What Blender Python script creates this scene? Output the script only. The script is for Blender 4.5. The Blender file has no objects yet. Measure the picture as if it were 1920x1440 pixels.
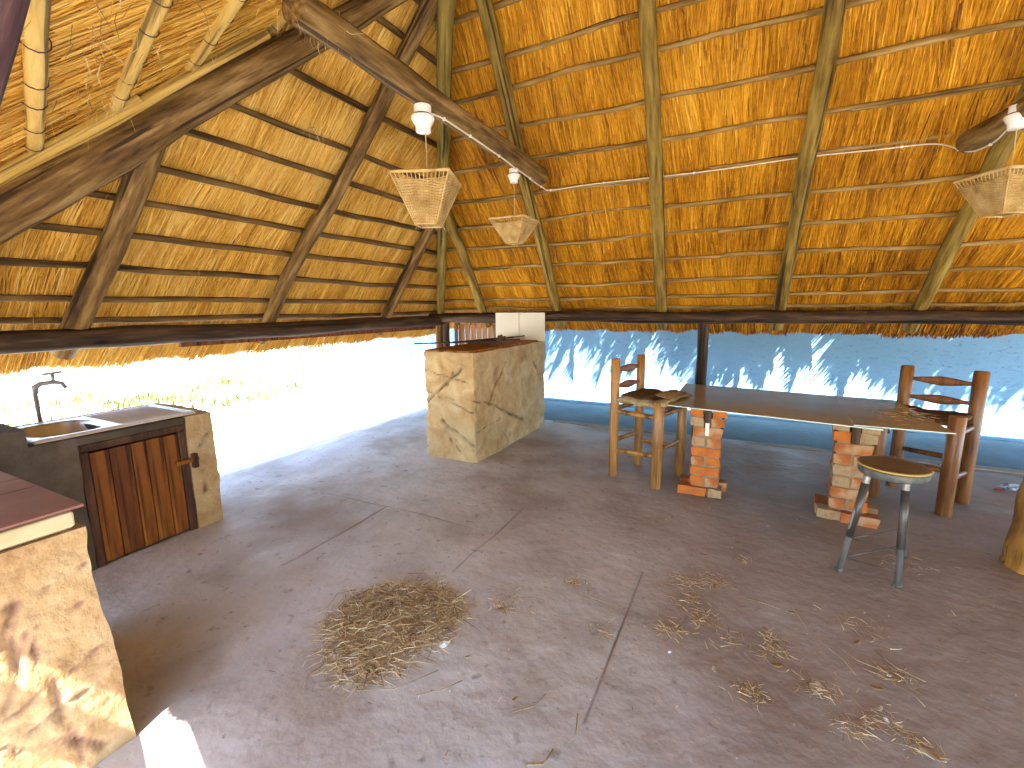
import bpy, bmesh, math, random
import numpy as np
from mathutils import Vector, Matrix, noise as mnoise
random.seed(7); rng=np.random.default_rng(11)
S=bpy.context.scene; C=S.collection
# ------------------------------------------------------------------ camera
cam=bpy.data.cameras.new('camera'); cam.lens=16.05; cam.sensor_width=36; cam.clip_end=500; cam.clip_start=.02
co=bpy.data.objects.new('camera',cam); C.objects.link(co)
_c=lambda px,py: Vector((px-960,720-py,-856.))
_Y=_c(1400,574).normalized(); _X=-_c(-750,592); _X=(_X-_X.dot(_Y)*_Y).normalized(); _Z=_X.cross(_Y)
co.matrix_world=Matrix.Translation((0,0,1.5))@Matrix((_X,_Y,_Z)).to_4x4()
S.camera=co
# ------------------------------------------------------------------ light
SUN=Vector((.18,-.69,1.)).normalized()
EXPO=3.48
w=bpy.data.worlds.new('World'); S.world=w; w.use_nodes=True
nt=w.node_tree; sky=nt.nodes.new('ShaderNodeTexSky'); sky.sky_type='NISHITA'; sky.sun_disc=False
sky.sun_elevation=math.asin(SUN.z); sky.sun_rotation=math.atan2(SUN.x,SUN.y)
sky.air_density=1.0; sky.dust_density=.6; sky.ozone_density=1.5
bg=nt.nodes['Background']; nt.links.new(sky.outputs[0],bg.inputs[0]); bg.inputs[1].default_value=.13
sl=bpy.data.lights.new('sun','SUN'); sl.energy=5; sl.angle=math.radians(.5); sl.color=(1,.95,.86)
so=bpy.data.objects.new('sun',sl); C.objects.link(so); so.rotation_euler=SUN.to_track_quat('Z','Y').to_euler(); so.location=(0,-6,9)
S.view_settings.view_transform='Standard'; S.view_settings.look='None'; S.view_settings.gamma=1
S.view_settings.exposure=EXPO; S.view_settings.use_curve_mapping=False
S.render.engine='CYCLES'; S.cycles.use_denoising=True
S.cycles.max_bounces=10; S.cycles.diffuse_bounces=7; S.cycles.glossy_bounces=4; S.cycles.transmission_bounces=6; S.cycles.transparent_max_bounces=12
S.cycles.caustics_reflective=False; S.cycles.caustics_refractive=False
# ------------------------------------------------------------------ materials
def mat(name,cols,scale=4.,rough=.75,stretch=(1,1,1),detail=8,bump=.3,bscale=None,dist=.01,metal=0.,spec=.3,extra=None,positions=None,attr=None,distort=0.):
    m=bpy.data.materials.new(name); m.use_nodes=True; t=m.node_tree; N=t.nodes; L=t.links
    b=N['Principled BSDF']; b.inputs['Roughness'].default_value=rough; b.inputs['Metallic'].default_value=metal
    b.inputs['Specular IOR Level'].default_value=spec
    tc=N.new('ShaderNodeTexCoord'); mp=N.new('ShaderNodeMapping'); mp.inputs['Scale'].default_value=stretch
    L.new(tc.outputs['Object'],mp.inputs[0])
    n=N.new('ShaderNodeTexNoise'); n.inputs['Scale'].default_value=scale; n.inputs['Detail'].default_value=detail; n.inputs['Roughness'].default_value=.62; n.inputs['Distortion'].default_value=distort
    L.new(mp.outputs[0],n.inputs[0])
    r=N.new('ShaderNodeValToRGB'); e=r.color_ramp.elements
    k=len(cols); ps=positions or [.3+.4*i/(k-1) for i in range(k)]
    e[0].position=ps[0]; e[0].color=(*cols[0],1); e[1].position=ps[-1]; e[1].color=(*cols[-1],1)
    for i in range(1,k-1): q=e.new(ps[i]); q.color=(*cols[i],1)
    L.new(n.outputs[0],r.inputs[0]); col=r.outputs[0]
    if attr:
        a=N.new('ShaderNodeAttribute'); a.attribute_name=attr[0]
        mx=N.new('ShaderNodeMix'); mx.data_type='RGBA'; mx.inputs[7].default_value=(*attr[1],1)
        L.new(a.outputs['Fac'],mx.inputs[0]); L.new(col,mx.inputs[6]); col=mx.outputs[2]
    n2=N.new('ShaderNodeTexNoise'); n2.inputs['Scale'].default_value=bscale or scale*3; n2.inputs['Detail'].default_value=6; L.new(mp.outputs[0],n2.inputs[0])
    bp=N.new('ShaderNodeBump'); bp.inputs['Strength'].default_value=bump; bp.inputs['Distance'].default_value=dist; L.new(n2.outputs[0],bp.inputs['Height'])
    L.new(bp.outputs[0],b.inputs['Normal'])
    if extra: col=extra(t,mp,col,b,bp) or col
    L.new(col,b.inputs['Base Color'])
    return m
def overlay(t,mp,col,c2,scale,lo,hi,fac=1.,detail=5,kind='noise',stretch=None):
    """mix colour c2 over col where a noise is between lo and hi"""
    N=t.nodes; L=t.links
    src=mp.outputs[0]
    if stretch:
        m2=N.new('ShaderNodeMapping'); m2.inputs['Scale'].default_value=stretch; L.new(src,m2.inputs[0]); src=m2.outputs[0]
    if kind=='noise':
        n=N.new('ShaderNodeTexNoise'); n.inputs['Detail'].default_value=detail; o=n.outputs[0]
    else:
        n=N.new('ShaderNodeTexVoronoi'); n.feature='F1'; o=n.outputs['Distance']
    n.inputs['Scale'].default_value=scale; L.new(src,n.inputs[0])
    r=N.new('ShaderNodeMapRange'); r.inputs[1].default_value=lo; r.inputs[2].default_value=hi; r.inputs[4].default_value=fac; L.new(o,r.inputs[0])
    mx=N.new('ShaderNodeMix'); mx.data_type='RGBA'; mx.inputs[7].default_value=(*c2,1)
    L.new(r.outputs[0],mx.inputs[0]); L.new(col,mx.inputs[6]); return mx.outputs[2]
def wood(name,dark,mid,light,rough=.65,scale=3.,zs=.12,knots=True,bump=.5,spec=.25):
    def ex(t,mp,col,b,bp):
        col=overlay(t,mp,col,tuple(c*.35 for c in dark),1.3,.62,.8,.8,stretch=(6,6,1.5))
        col=overlay(t,mp,col,tuple(c*.25 for c in dark),9,.60,.66,.85,stretch=(3,3,.35))
        if knots: col=overlay(t,mp,col,tuple(c*.25 for c in dark),5,.10,.05,.9,kind='v',stretch=(1,1,3))
        return col
    return mat(name,[dark,mid,light],scale=scale*7,stretch=(1,1,zs),rough=rough,bump=min(1,bump*1.5),bscale=scale*18,dist=.008,positions=[.33,.5,.68],extra=ex,spec=spec)
M={}
M['rafter']=wood('olive_pole_wood',(.07,.04,.007),(.23,.15,.026),(.38,.27,.06))
M['pole_brown']=wood('brown_pole_wood',(.045,.022,.007),(.17,.095,.026),(.36,.235,.085))
M['hip']=wood('hip_pole_wood',(.08,.055,.010),(.22,.16,.032),(.35,.26,.07))
M['lath_dark']=wood('weathered_lath_wood',(.055,.03,.009),(.14,.08,.026),(.26,.165,.06),knots=False)
M['lath_light']=wood('pale_lath_wood',(.15,.085,.02),(.32,.20,.06),(.50,.35,.14))
M['lath_yellow']=wood('yellow_lath_wood',(.42,.26,.05),(.60,.40,.10),(.72,.52,.17),zs=.08)
M['beam']=wood('dark_beam_wood',(.02,.012,.007),(.05,.028,.015),(.11,.065,.034))
M['redboard']=wood('reddish_board_wood',(.10,.03,.015),(.18,.06,.03),(.25,.10,.05),knots=False)
M['purple']=wood('stained_pole_wood',(.03,.013,.016),(.06,.028,.03),(.12,.06,.06))
M['pine']=wood('varnished_pine',(.13,.045,.008),(.30,.135,.024),(.44,.23,.06),rough=.4,spec=.5,scale=2.2)
M['pine_dark']=wood('dark_varnished_pine',(.07,.02,.004),(.17,.062,.010),(.28,.12,.025),rough=.38,spec=.5,scale=2.2)
M['slatwood']=wood('turned_slat_wood',(.08,.03,.012),(.17,.065,.022),(.25,.10,.04),rough=.45,spec=.4)
M['planks']=wood('reddish_door_plank_wood',(.08,.02,.003),(.23,.075,.009),(.38,.15,.025),rough=.55,scale=1.4,zs=.15)
M['planks2']=wood('deep_door_plank_wood',(.06,.015,.003),(.14,.042,.007),(.24,.085,.015),rough=.55,scale=1.4,zs=.15)
M['doorframe']=wood('dark_door_frame_wood',(.03,.014,.009),(.07,.03,.018),(.12,.055,.03),knots=False)
M['gatewood']=wood('orange_gate_wood',(.22,.10,.03),(.38,.19,.07),(.50,.28,.12),knots=False)
M['board']=wood('counter_board_wood',(.16,.065,.012),(.30,.13,.03),(.40,.20,.05),knots=False)
M['log']=wood('peeled_log_wood',(.16,.07,.015),(.42,.21,.04),(.56,.32,.09),scale=1.0,zs=.3,bump=.8)
M['bark']=mat('palm_bark',[(.05,.035,.02),(.16,.11,.07)],scale=8,stretch=(1,1,6),bump=1,dist=.02)
def dirtex(t,mp,col,b,bp):
    col=overlay(t,mp,col,(.40,.32,.19),2.2,.5,.72,.7)
    return overlay(t,mp,col,(.13,.085,.04),6,.6,.78,.55)
M['stone']=mat('cast_stone_plaster',[(.32,.19,.08),(.46,.32,.16),(.58,.45,.27)],scale=5,rough=.9,bump=.7,bscale=22,dist=.018,attr=('crack',(.055,.035,.03)),extra=dirtex,distort=.6)
M['stone_near']=mat('near_cast_stone_plaster',[(.24,.135,.06),(.33,.215,.105),(.42,.31,.18)],scale=6,rough=.88,bump=.7,bscale=20,dist=.018,attr=('crack',(.16,.08,.06)),extra=dirtex,distort=.8)
M['cement']=mat('grey_cement_plaster',[(.04,.029,.019),(.08,.061,.042),(.14,.11,.08)],scale=3,rough=.85,bump=.5,bscale=25,dist=.01)
M['plaster_lip']=mat('cream_plaster',[(.34,.27,.15),(.46,.39,.25)],scale=6,rough=.85,bump=.3)
def floorex(t,mp,col,b,bp):
    N=t.nodes;L=t.links
    col=overlay(t,mp,col,(.56,.54,.54),.55,.42,.62,.8,detail=7)
    col=overlay(t,mp,col,(.24,.175,.13),.8,.50,.68,.75,detail=8)
    col=overlay(t,mp,col,(.12,.085,.065),14,.62,.74,.6,detail=4)
    col=overlay(t,mp,col,(.42,.40,.36),9,.66,.78,.5,detail=6)
    col=overlay(t,mp,col,(.12,.09,.07),30,.66,.74,.6,detail=3)
    col=overlay(t,mp,col,(.30,.24,.18),1.6,.5,.66,.5,detail=9)
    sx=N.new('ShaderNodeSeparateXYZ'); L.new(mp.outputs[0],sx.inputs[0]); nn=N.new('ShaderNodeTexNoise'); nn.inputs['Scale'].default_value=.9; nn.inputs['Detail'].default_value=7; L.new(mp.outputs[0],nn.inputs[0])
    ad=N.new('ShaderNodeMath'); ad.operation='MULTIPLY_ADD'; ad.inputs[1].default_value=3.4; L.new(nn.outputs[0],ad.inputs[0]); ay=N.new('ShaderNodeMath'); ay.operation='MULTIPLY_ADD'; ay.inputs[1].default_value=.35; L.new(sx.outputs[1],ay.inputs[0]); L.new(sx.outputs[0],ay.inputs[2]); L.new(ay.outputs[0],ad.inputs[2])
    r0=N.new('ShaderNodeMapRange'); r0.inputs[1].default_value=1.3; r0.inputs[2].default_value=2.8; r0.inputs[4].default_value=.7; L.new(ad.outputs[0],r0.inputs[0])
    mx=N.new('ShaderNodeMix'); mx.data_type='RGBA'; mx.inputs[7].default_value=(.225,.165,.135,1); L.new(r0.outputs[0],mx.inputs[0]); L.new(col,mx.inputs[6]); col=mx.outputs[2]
    n=N.new('ShaderNodeTexNoise'); n.inputs['Scale'].default_value=3; n.inputs['Detail'].default_value=8; L.new(mp.outputs[0],n.inputs[0])
    r=N.new('ShaderNodeMapRange'); r.inputs[1].default_value=.35;r.inputs[2].default_value=.65; r.inputs[3].default_value=.58; r.inputs[4].default_value=.9; L.new(n.outputs[0],r.inputs[0]); L.new(r.outputs[0],b.inputs['Roughness'])
    return col
M['floor']=mat('stained_concrete_floor',[(.36,.335,.30),(.48,.46,.43),(.57,.555,.53)],scale=2.2,rough=.5,bump=.75,bscale=11,dist=.014,attr=('crack',(.07,.05,.045)),extra=floorex,spec=.45,distort=.5)
M['ground']=mat('sandy_paving_ground',[(.48,.44,.38),(.58,.54,.47)],scale=3,rough=.95,bump=.4)
def wallex(t,mp,col,b,bp):
    # trowelled dents: sparse elongated pits
    N=t.nodes;L=t.links
    m2=N.new('ShaderNodeMapping'); m2.inputs['Scale'].default_value=(13,13,34); m2.inputs['Rotation'].default_value=(0,.25,0); L.new(mp.outputs[0],m2.inputs[0])
    n=N.new('ShaderNodeTexNoise'); n.inputs['Scale'].default_value=1.7; n.inputs['Detail'].default_value=3; L.new(m2.outputs[0],n.inputs[0])
    r=N.new('ShaderNodeMapRange'); r.inputs[1].default_value=.30; r.inputs[2].default_value=.40; L.new(n.outputs[0],r.inputs[0])
    b2=N.new('ShaderNodeBump'); b2.inputs['Strength'].default_value=.55; b2.inputs['Distance'].default_value=.015; L.new(r.outputs[0],b2.inputs['Height']); L.new(bp.outputs[0],b2.inputs['Normal'])
    L.new(b2.outputs[0],b.inputs['Normal'])
    return overlay(t,mp,col,(.10,.24,.38),1.0,.5,.85,.4)
M['wall']=mat('pale_blue_rough_plaster',[(.165,.335,.52),(.21,.39,.58)],scale=2,rough=.9,bump=.3,bscale=30,dist=.01,extra=wallex)
M['foot_shade']=mat('blue_plaster_painted_shade',[(.105,.135,.155),(.145,.18,.205)],scale=2,rough=.9,bump=.5,bscale=26,dist=.015,extra=wallex)  # darker copy of the wall plaster, with shade painted into its colour
M['kerb']=mat('dusty_cement_kerb',[(.22,.20,.17),(.33,.30,.26)],scale=7,rough=.95,bump=.5)
M['wall2']=mat('white_boundary_plaster',[(.72,.71,.68),(.80,.79,.77)],scale=2,rough=.9,bump=.3)
M['steel']=mat('stainless_steel',[(.66,.68,.70),(.80,.82,.84)],scale=4,rough=.35,metal=.55,bump=.05,stretch=(1,8,1))
M['tile']=mat('red_brown_tile',[(.12,.045,.035),(.18,.075,.06),(.25,.125,.10)],scale=4,rough=.45,bump=.15,spec=.5)
M['whitetile']=mat('white_wall_tile',[(.62,.60,.50),(.72,.71,.62)],scale=2,rough=.4,bump=.05)
M['white']=mat('white_porcelain',[(.80,.79,.74),(.86,.85,.80)],scale=3,rough=.3,bump=.02,spec=.5)
M['maroon']=mat('maroon_gasket',[(.20,.03,.04),(.25,.05,.05)],scale=3,bump=.02)
M['cable']=mat('white_cable_plastic',[(.72,.66,.50),(.82,.77,.62)],scale=3,rough=.4,bump=.02)
M['string']=mat('sisal_string',[(.50,.36,.16),(.62,.48,.26)],scale=30,bump=.1)
M['wicker']=mat('pale_wicker',[(.32,.19,.06),(.52,.35,.13),(.66,.49,.24)],scale=14,rough=.75,bump=.4)
M['brick']=mat('red_brick',[(.26,.075,.025),(.42,.14,.04),(.50,.22,.09)],scale=7,rough=.9,bump=.6,bscale=40,dist=.006,extra=lambda t,mp,col,b,bp: overlay(t,mp,col,(.45,.33,.20),9,.52,.66,.8))
M['brick2']=mat('mortar_smeared_brick',[(.32,.20,.10),(.38,.27,.15),(.30,.115,.05)],scale=9,rough=.9,bump=.6,bscale=40,dist=.006)
M['brick3']=mat('bright_orange_brick',[(.42,.11,.02),(.52,.16,.03),(.36,.10,.03)],scale=6,rough=.9,bump=.5,bscale=40,dist=.006)
M['mortar']=mat('sandy_mortar',[(.20,.14,.085),(.33,.25,.16)],scale=12,rough=.95,bump=.6)
M['blackmetal']=mat('black_taped_metal',[(.012,.012,.013),(.05,.045,.04),(.16,.14,.12)],scale=9,rough=.35,bump=.3,spec=.5,stretch=(1,1,.2))
M['greymetal']=mat('worn_grey_metal',[(.10,.095,.09),(.24,.23,.22),(.34,.33,.32)],scale=8,rough=.35,bump=.2,metal=.6,stretch=(1,1,.2))
M['bandmetal']=mat('scuffed_dark_band',[(.03,.035,.04),(.09,.10,.10),(.18,.17,.15)],scale=12,rough=.5,bump=.3)
M['bracket']=mat('galvanised_bracket',[(.60,.58,.50),(.72,.70,.62)],scale=9,rough=.4,metal=.3,bump=.1)
M['leather']=mat('worn_brown_leather',[(.045,.028,.016),(.085,.055,.03),(.15,.10,.055)],scale=6,rough=.6,bump=.4,spec=.4)
M['foam']=mat('frayed_tan_cushion_side',[(.16,.11,.06),(.30,.22,.12),(.42,.32,.20)],scale=12,rough=.95,bump=.8)
M['vinyl']=mat('scuffed_brown_vinyl',[(.07,.04,.018),(.14,.085,.035),(.20,.13,.06)],scale=7,rough=.42,bump=.3,spec=.5)
M['piping']=mat('yellow_piping',[(.45,.33,.08),(.55,.42,.14)],scale=9,bump=.1)
M['hide']=mat('woven_hide_seat',[(.03,.016,.009),(.09,.045,.02),(.16,.09,.04)],scale=10,rough=.8,bump=.8)
M['rust']=mat('rusty_iron',[(.05,.025,.015),(.13,.07,.04)],scale=18,rough=.85,bump=.7)
M['rod']=mat('dark_iron_rod',[(.04,.03,.03),(.09,.06,.06)],scale=18,rough=.6,bump=.2)
M['leaf']=mat('dry_leaf',[(.22,.13,.05),(.40,.28,.13),(.50,.40,.22)],scale=30,rough=.8,bump=.2)
M['paleleaf']=mat('bleached_leaf',[(.48,.44,.36),(.62,.58,.50)],scale=20,rough=.8,bump=.2)
M['twig']=mat('dry_twig',[(.20,.14,.08),(.42,.33,.20)],scale=20,rough=.85,bump=.3)
M['palmleaf']=mat('palm_leaf',[(.035,.07,.015),(.07,.12,.03)],scale=4,rough=.55,bump=.1)
M['grassblade']=mat('sunny_grass',[(.05,.085,.012),(.12,.15,.03)],scale=3,rough=.8,bump=.1)
M['reed']=mat('weathered_reed',[(.05,.035,.025),(.12,.09,.06)],scale=8,rough=.85,bump=.2)
M['packet']=mat('crumpled_packet_foil',[(.70,.72,.74),(.10,.16,.30),(.75,.74,.72)],scale=14,rough=.35,bump=.4)
M['shell']=mat('white_shell',[(.50,.49,.46),(.62,.61,.58)],scale=14,rough=.5,bump=.2)
M['pipe']=mat('grey_pipe_metal',[(.20,.19,.22),(.32,.31,.34)],scale=9,rough=.4,metal=.4,bump=.1)
M['tape']=mat('red_wool',[(.30,.03,.02),(.40,.06,.04)],scale=9,bump=.2)
def strawmat(name,stops,rough=.6,trans=.0,bump=0):
    m=bpy.data.materials.new(name); m.use_nodes=True; t=m.node_tree;N=t.nodes;L=t.links; b=N['Principled BSDF']
    a=N.new('ShaderNodeAttribute'); a.attribute_name='tone'
    r=N.new('ShaderNodeValToRGB'); e=r.color_ramp.elements
    e[0].position=0; e[0].color=(*stops[0],1); e[1].position=1; e[1].color=(*stops[-1],1)
    for i in range(1,len(stops)-1): q=e.new(i/(len(stops)-1)); q.color=(*stops[i],1)
    n=N.new('ShaderNodeTexNoise'); n.inputs['Scale'].default_value=25; n.inputs['Detail'].default_value=4
    tc=N.new('ShaderNodeTexCoord'); L.new(tc.outputs['Object'],n.inputs[0])
    ad=N.new('ShaderNodeMath'); ad.operation='MULTIPLY_ADD'; ad.inputs[1].default_value=.35; L.new(n.outputs[0],ad.inputs[0]); L.new(a.outputs['Fac'],ad.inputs[2])
    sb=N.new('ShaderNodeMath'); sb.operation='SUBTRACT'; sb.inputs[1].default_value=.175; L.new(ad.outputs[0],sb.inputs[0])
    L.new(sb.outputs[0],r.inputs[0]); L.new(r.outputs[0],b.inputs['Base Color']); b.inputs['Roughness'].default_value=rough; b.inputs['Specular IOR Level'].default_value=.25
    return m
THST=[(.10,.033,.003),(.34,.13,.008),(.60,.265,.010),(.78,.385,.018),(.90,.53,.06)]
M['thatch']=strawmat('golden_thatch_reed',THST)
M['thatch_w']=strawmat('brown_gold_thatch_reed',[(.12,.045,.008),(.32,.145,.020),(.60,.305,.035),(.75,.43,.065),(.86,.60,.17)])
M['straw']=strawmat('dry_straw',[(.14,.075,.03),(.32,.20,.09),(.50,.35,.17),(.68,.53,.30),(.78,.67,.46)],rough=.8)
M['thatch_core']=mat('packed_thatch',[(.10,.045,.008),(.22,.11,.02)],scale=30,rough=1,bump=.6)
def glassmat():
    m=bpy.data.materials.new('dusty_table_glass'); m.use_nodes=True; t=m.node_tree;N=t.nodes;L=t.links
    out=N['Material Output']; N.remove(N['Principled BSDF'])
    tr=N.new('ShaderNodeBsdfTransparent'); tr.inputs[0].default_value=(.80,.86,.83,1)
    gl=N.new('ShaderNodeBsdfGlossy'); gl.inputs['Roughness'].default_value=.11; gl.inputs[0].default_value=(1,1,1,1)
    df=N.new('ShaderNodeBsdfDiffuse'); df.inputs[0].default_value=(.64,.63,.60,1)
    fr=N.new('ShaderNodeFresnel'); fr.inputs[0].default_value=1.6
    mu=N.new('ShaderNodeMath'); mu.operation='MULTIPLY_ADD'; mu.inputs[1].default_value=1.0; mu.inputs[2].default_value=.02; mu.use_clamp=True; L.new(fr.outputs[0],mu.inputs[0])
    tc=N.new('ShaderNodeTexCoord'); n=N.new('ShaderNodeTexNoise'); n.inputs['Scale'].default_value=2.5; n.inputs['Detail'].default_value=8; L.new(tc.outputs['Object'],n.inputs[0])
    r=N.new('ShaderNodeMapRange'); r.inputs[1].default_value=.3;r.inputs[2].default_value=.7;r.inputs[3].default_value=.55;r.inputs[4].default_value=.75; L.new(n.outputs[0],r.inputs[0])
    a=N.new('ShaderNodeMixShader'); L.new(r.outputs[0],a.inputs[0]); L.new(tr.outputs[0],a.inputs[1]); L.new(df.outputs[0],a.inputs[2])
    c=N.new('ShaderNodeMixShader'); L.new(mu.outputs[0],c.inputs[0]); L.new(a.outputs[0],c.inputs[1]); L.new(gl.outputs[0],c.inputs[2])
    L.new(c.outputs[0],out.inputs[0]); return m
M['glass']=glassmat()
M['glassedge']=mat('glass_edge',[(.45,.62,.55),(.55,.72,.66)],scale=3,rough=.15,bump=0,spec=.8)
# ------------------------------------------------------------------ mesh helpers
WM={}
def inv_parent(p): return WM[p.name].inverted() if p else Matrix.Identity(4)
def tag(o,label=None,cat=None,group=None,kind=None):
    if label:o['label']=label
    if cat:o['category']=cat
    if group:o['group']=group
    if kind:o['kind']=kind
    return o
def thing(name,label,cat,loc=(0,0,0),rz=0,group=None):
    o=bpy.data.objects.new(name,None); o.empty_display_size=.1; C.objects.link(o)
    m=Matrix.Translation(loc)@Matrix.Rotation(rz,4,'Z'); o.matrix_world=m
    o.location=loc; o.rotation_euler=(0,0,rz); WM[o.name]=m
    return tag(o,label,cat,group)
def put(name,me,m,parent=None,MW=None):
    o=bpy.data.objects.new(name,me); C.objects.link(o)
    if m is not None and not me.materials: me.materials.append(m)
    MW=MW or Matrix.Identity(4); WM[o.name]=MW
    if parent: o.parent=parent
    ml=inv_parent(parent)@MW
    o.matrix_basis=ml
    return o
def newmesh(name,v,f,smooth=False):
    me=bpy.data.meshes.new(name); me.from_pydata([tuple(p) for p in v],[],[tuple(q) for q in f]); me.update()
    if smooth: me.polygons.foreach_set('use_smooth',[True]*len(me.polygons))
    return me
class MB:
    def __init__(s): s.v=[];s.f=[]
    def box(s,a,b,M4=None):
        i=len(s.v); P=[(x,y,z) for z in (a[2],b[2]) for y in (a[1],b[1]) for x in (a[0],b[0])]
        s.v+= [tuple(M4@Vector(p)) if M4 else p for p in P]
        s.f+= [tuple(i+k for k in q) for q in ((0,2,3,1),(4,5,7,6),(0,1,5,4),(1,3,7,5),(3,2,6,7),(2,0,4,6))]; return s
    def tube(s,pts,rad,n=8,cap=True,flat=1.):
        pts=[Vector(p) for p in pts]; k=len(pts)
        if not hasattr(rad,'__len__'): rad=[rad]*k
        t0=(pts[1]-pts[0]).normalized(); up=Vector((0,0,1)) if abs(t0.z)<.9 else Vector((1,0,0))
        a=t0.cross(up).normalized(); base=len(s.v)
        for j,p in enumerate(pts):
            t=(pts[min(j+1,k-1)]-pts[max(j-1,0)]).normalized()
            a=(a-a.dot(t)*t).normalized(); b=t.cross(a)
            for q in range(n):
                an=2*math.pi*q/n; s.v.append(tuple(p+rad[j]*(math.cos(an)*a+flat*math.sin(an)*b)))
        for j in range(k-1):
            for q in range(n):
                s.f.append((base+j*n+q,base+j*n+(q+1)%n,base+(j+1)*n+(q+1)%n,base+(j+1)*n+q))
        if cap:
            s.f.append(tuple(base+q for q in range(n))[::-1]); s.f.append(tuple(base+(k-1)*n+q for q in range(n)))
        return s
    def lathe(s,prof,c=(0,0,0),n=24):
        base=len(s.v)
        for r,z in prof:
            for q in range(n):
                an=2*math.pi*q/n; s.v.append((c[0]+r*math.cos(an),c[1]+r*math.sin(an),c[2]+z))
        for j in range(len(prof)-1):
            for q in range(n): s.f.append((base+j*n+q,base+j*n+(q+1)%n,base+(j+1)*n+(q+1)%n,base+(j+1)*n+q))
        s.f.append(tuple(base+q for q in range(n))[::-1]); s.f.append(tuple(base+(len(prof)-1)*n+q for q in range(n)))
        return s
    def mesh(s,name,smooth=False): return newmesh(name,s.v,s.f,smooth)
def bevel(me,w=.004,seg=2):
    bm=bmesh.new(); bm.from_mesh(me); bmesh.ops.bevel(bm,geom=bm.edges[:],offset=w,segments=seg,affect='EDGES',profile=.6); bm.to_mesh(me); bm.free(); return me
def autosmooth(me,ang=40):
    me.polygons.foreach_set('use_smooth',[True]*len(me.polygons))
    bm=bmesh.new(); bm.from_mesh(me)
    for e in bm.edges:
        if len(e.link_faces)==2 and e.calc_face_angle(0)>math.radians(ang): e.smooth=False
    bm.to_mesh(me); bm.free(); return me
def frame_z(p0,p1,roll=0):
    p0=Vector(p0);p1=Vector(p1); d=(p1-p0); q=d.to_track_quat('Z','Y')
    return Matrix.Translation(p0)@q.to_matrix().to_4x4()@Matrix.Rotation(roll,4,'Z'), d.length
def pole(name,p0,p1,r0,r1,m,parent,wob=.012,n=12,flat=1.,step=.12,lump=.05):
    MW,L=frame_z(p0,p1,random.random()*6.28 if flat==1 else 0)
    k=max(3,int(L/step)); sd=random.random()*100; pts=[];rad=[]
    for i in range(k+1):
        t=i/k; e=math.sin(math.pi*t)**.5
        pts.append((wob*e*2.2*mnoise.noise((t*L*.7,sd,0))+wob*.6*e*mnoise.noise((t*L*2.5,sd,3)),wob*e*2.2*mnoise.noise((t*L*.7,sd,9))+wob*.6*e*mnoise.noise((t*L*2.5,sd,13)),t*L))
        rad.append((r0+(r1-r0)*t)*(1+lump*2*mnoise.noise((t*L*3,sd,5))))
    b=MB(); b.tube(pts,rad,n,True,flat)
    # surface unevenness
    for i,v in enumerate(b.v):
        q=mnoise.noise((v[0]*20+sd,v[1]*20,v[2]*4)); s=1+.06*q
        c=pts[min(i//n,k)]; b.v[i]=(c[0]+(v[0]-c[0])*s,c[1]+(v[1]-c[1])*s,v[2])
    me=autosmooth(b.mesh(name),50)
    return put(name,me,m,parent,MW)
def setattr_pt(me,name,arr):
    a=me.attributes.new(name,'FLOAT','POINT'); a.data.foreach_set('value',np.asarray(arr,dtype=np.float32))
def strips(name,P0,P1,W,side,tone,m,parent=None,mid=None):
    """thin reeds: arrays of start, end, width, side vector; optional mid bend -> 2 quads"""
    n=len(P0); W=W[:,None]
    if mid is None:
        V=np.stack([P0-side*W,P0+side*W,P1+side*W*.6,P1-side*W*.6],1).reshape(-1,3); k=4
        F=np.arange(n*4).reshape(-1,4); T=np.repeat(tone,4)
    else:
        V=np.stack([P0-side*W,P0+side*W,mid+side*W,mid-side*W,P1+side*W*.4,P1-side*W*.4],1).reshape(-1,3)
        b=np.arange(n)[:,None]*6; F=np.concatenate([b+[0,1,2,3],b+[3,2,4,5]],1).reshape(-1,4); T=np.repeat(tone,6)
    me=bpy.data.meshes.new(name); me.vertices.add(len(V)); me.vertices.foreach_set('co',V.astype(np.float32).ravel())
    me.loops.add(F.size); me.loops.foreach_set('vertex_index',F.astype(np.int32).ravel())
    me.polygons.add(len(F)); me.polygons.foreach_set('loop_start',np.arange(0,F.size,4,dtype=np.int32)); me.polygons.foreach_set('loop_total',np.full(len(F),4,dtype=np.int32))
    me.update(calc_edges=True); setattr_pt(me,'tone',T)
    return put(name,me,m,parent)
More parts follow.
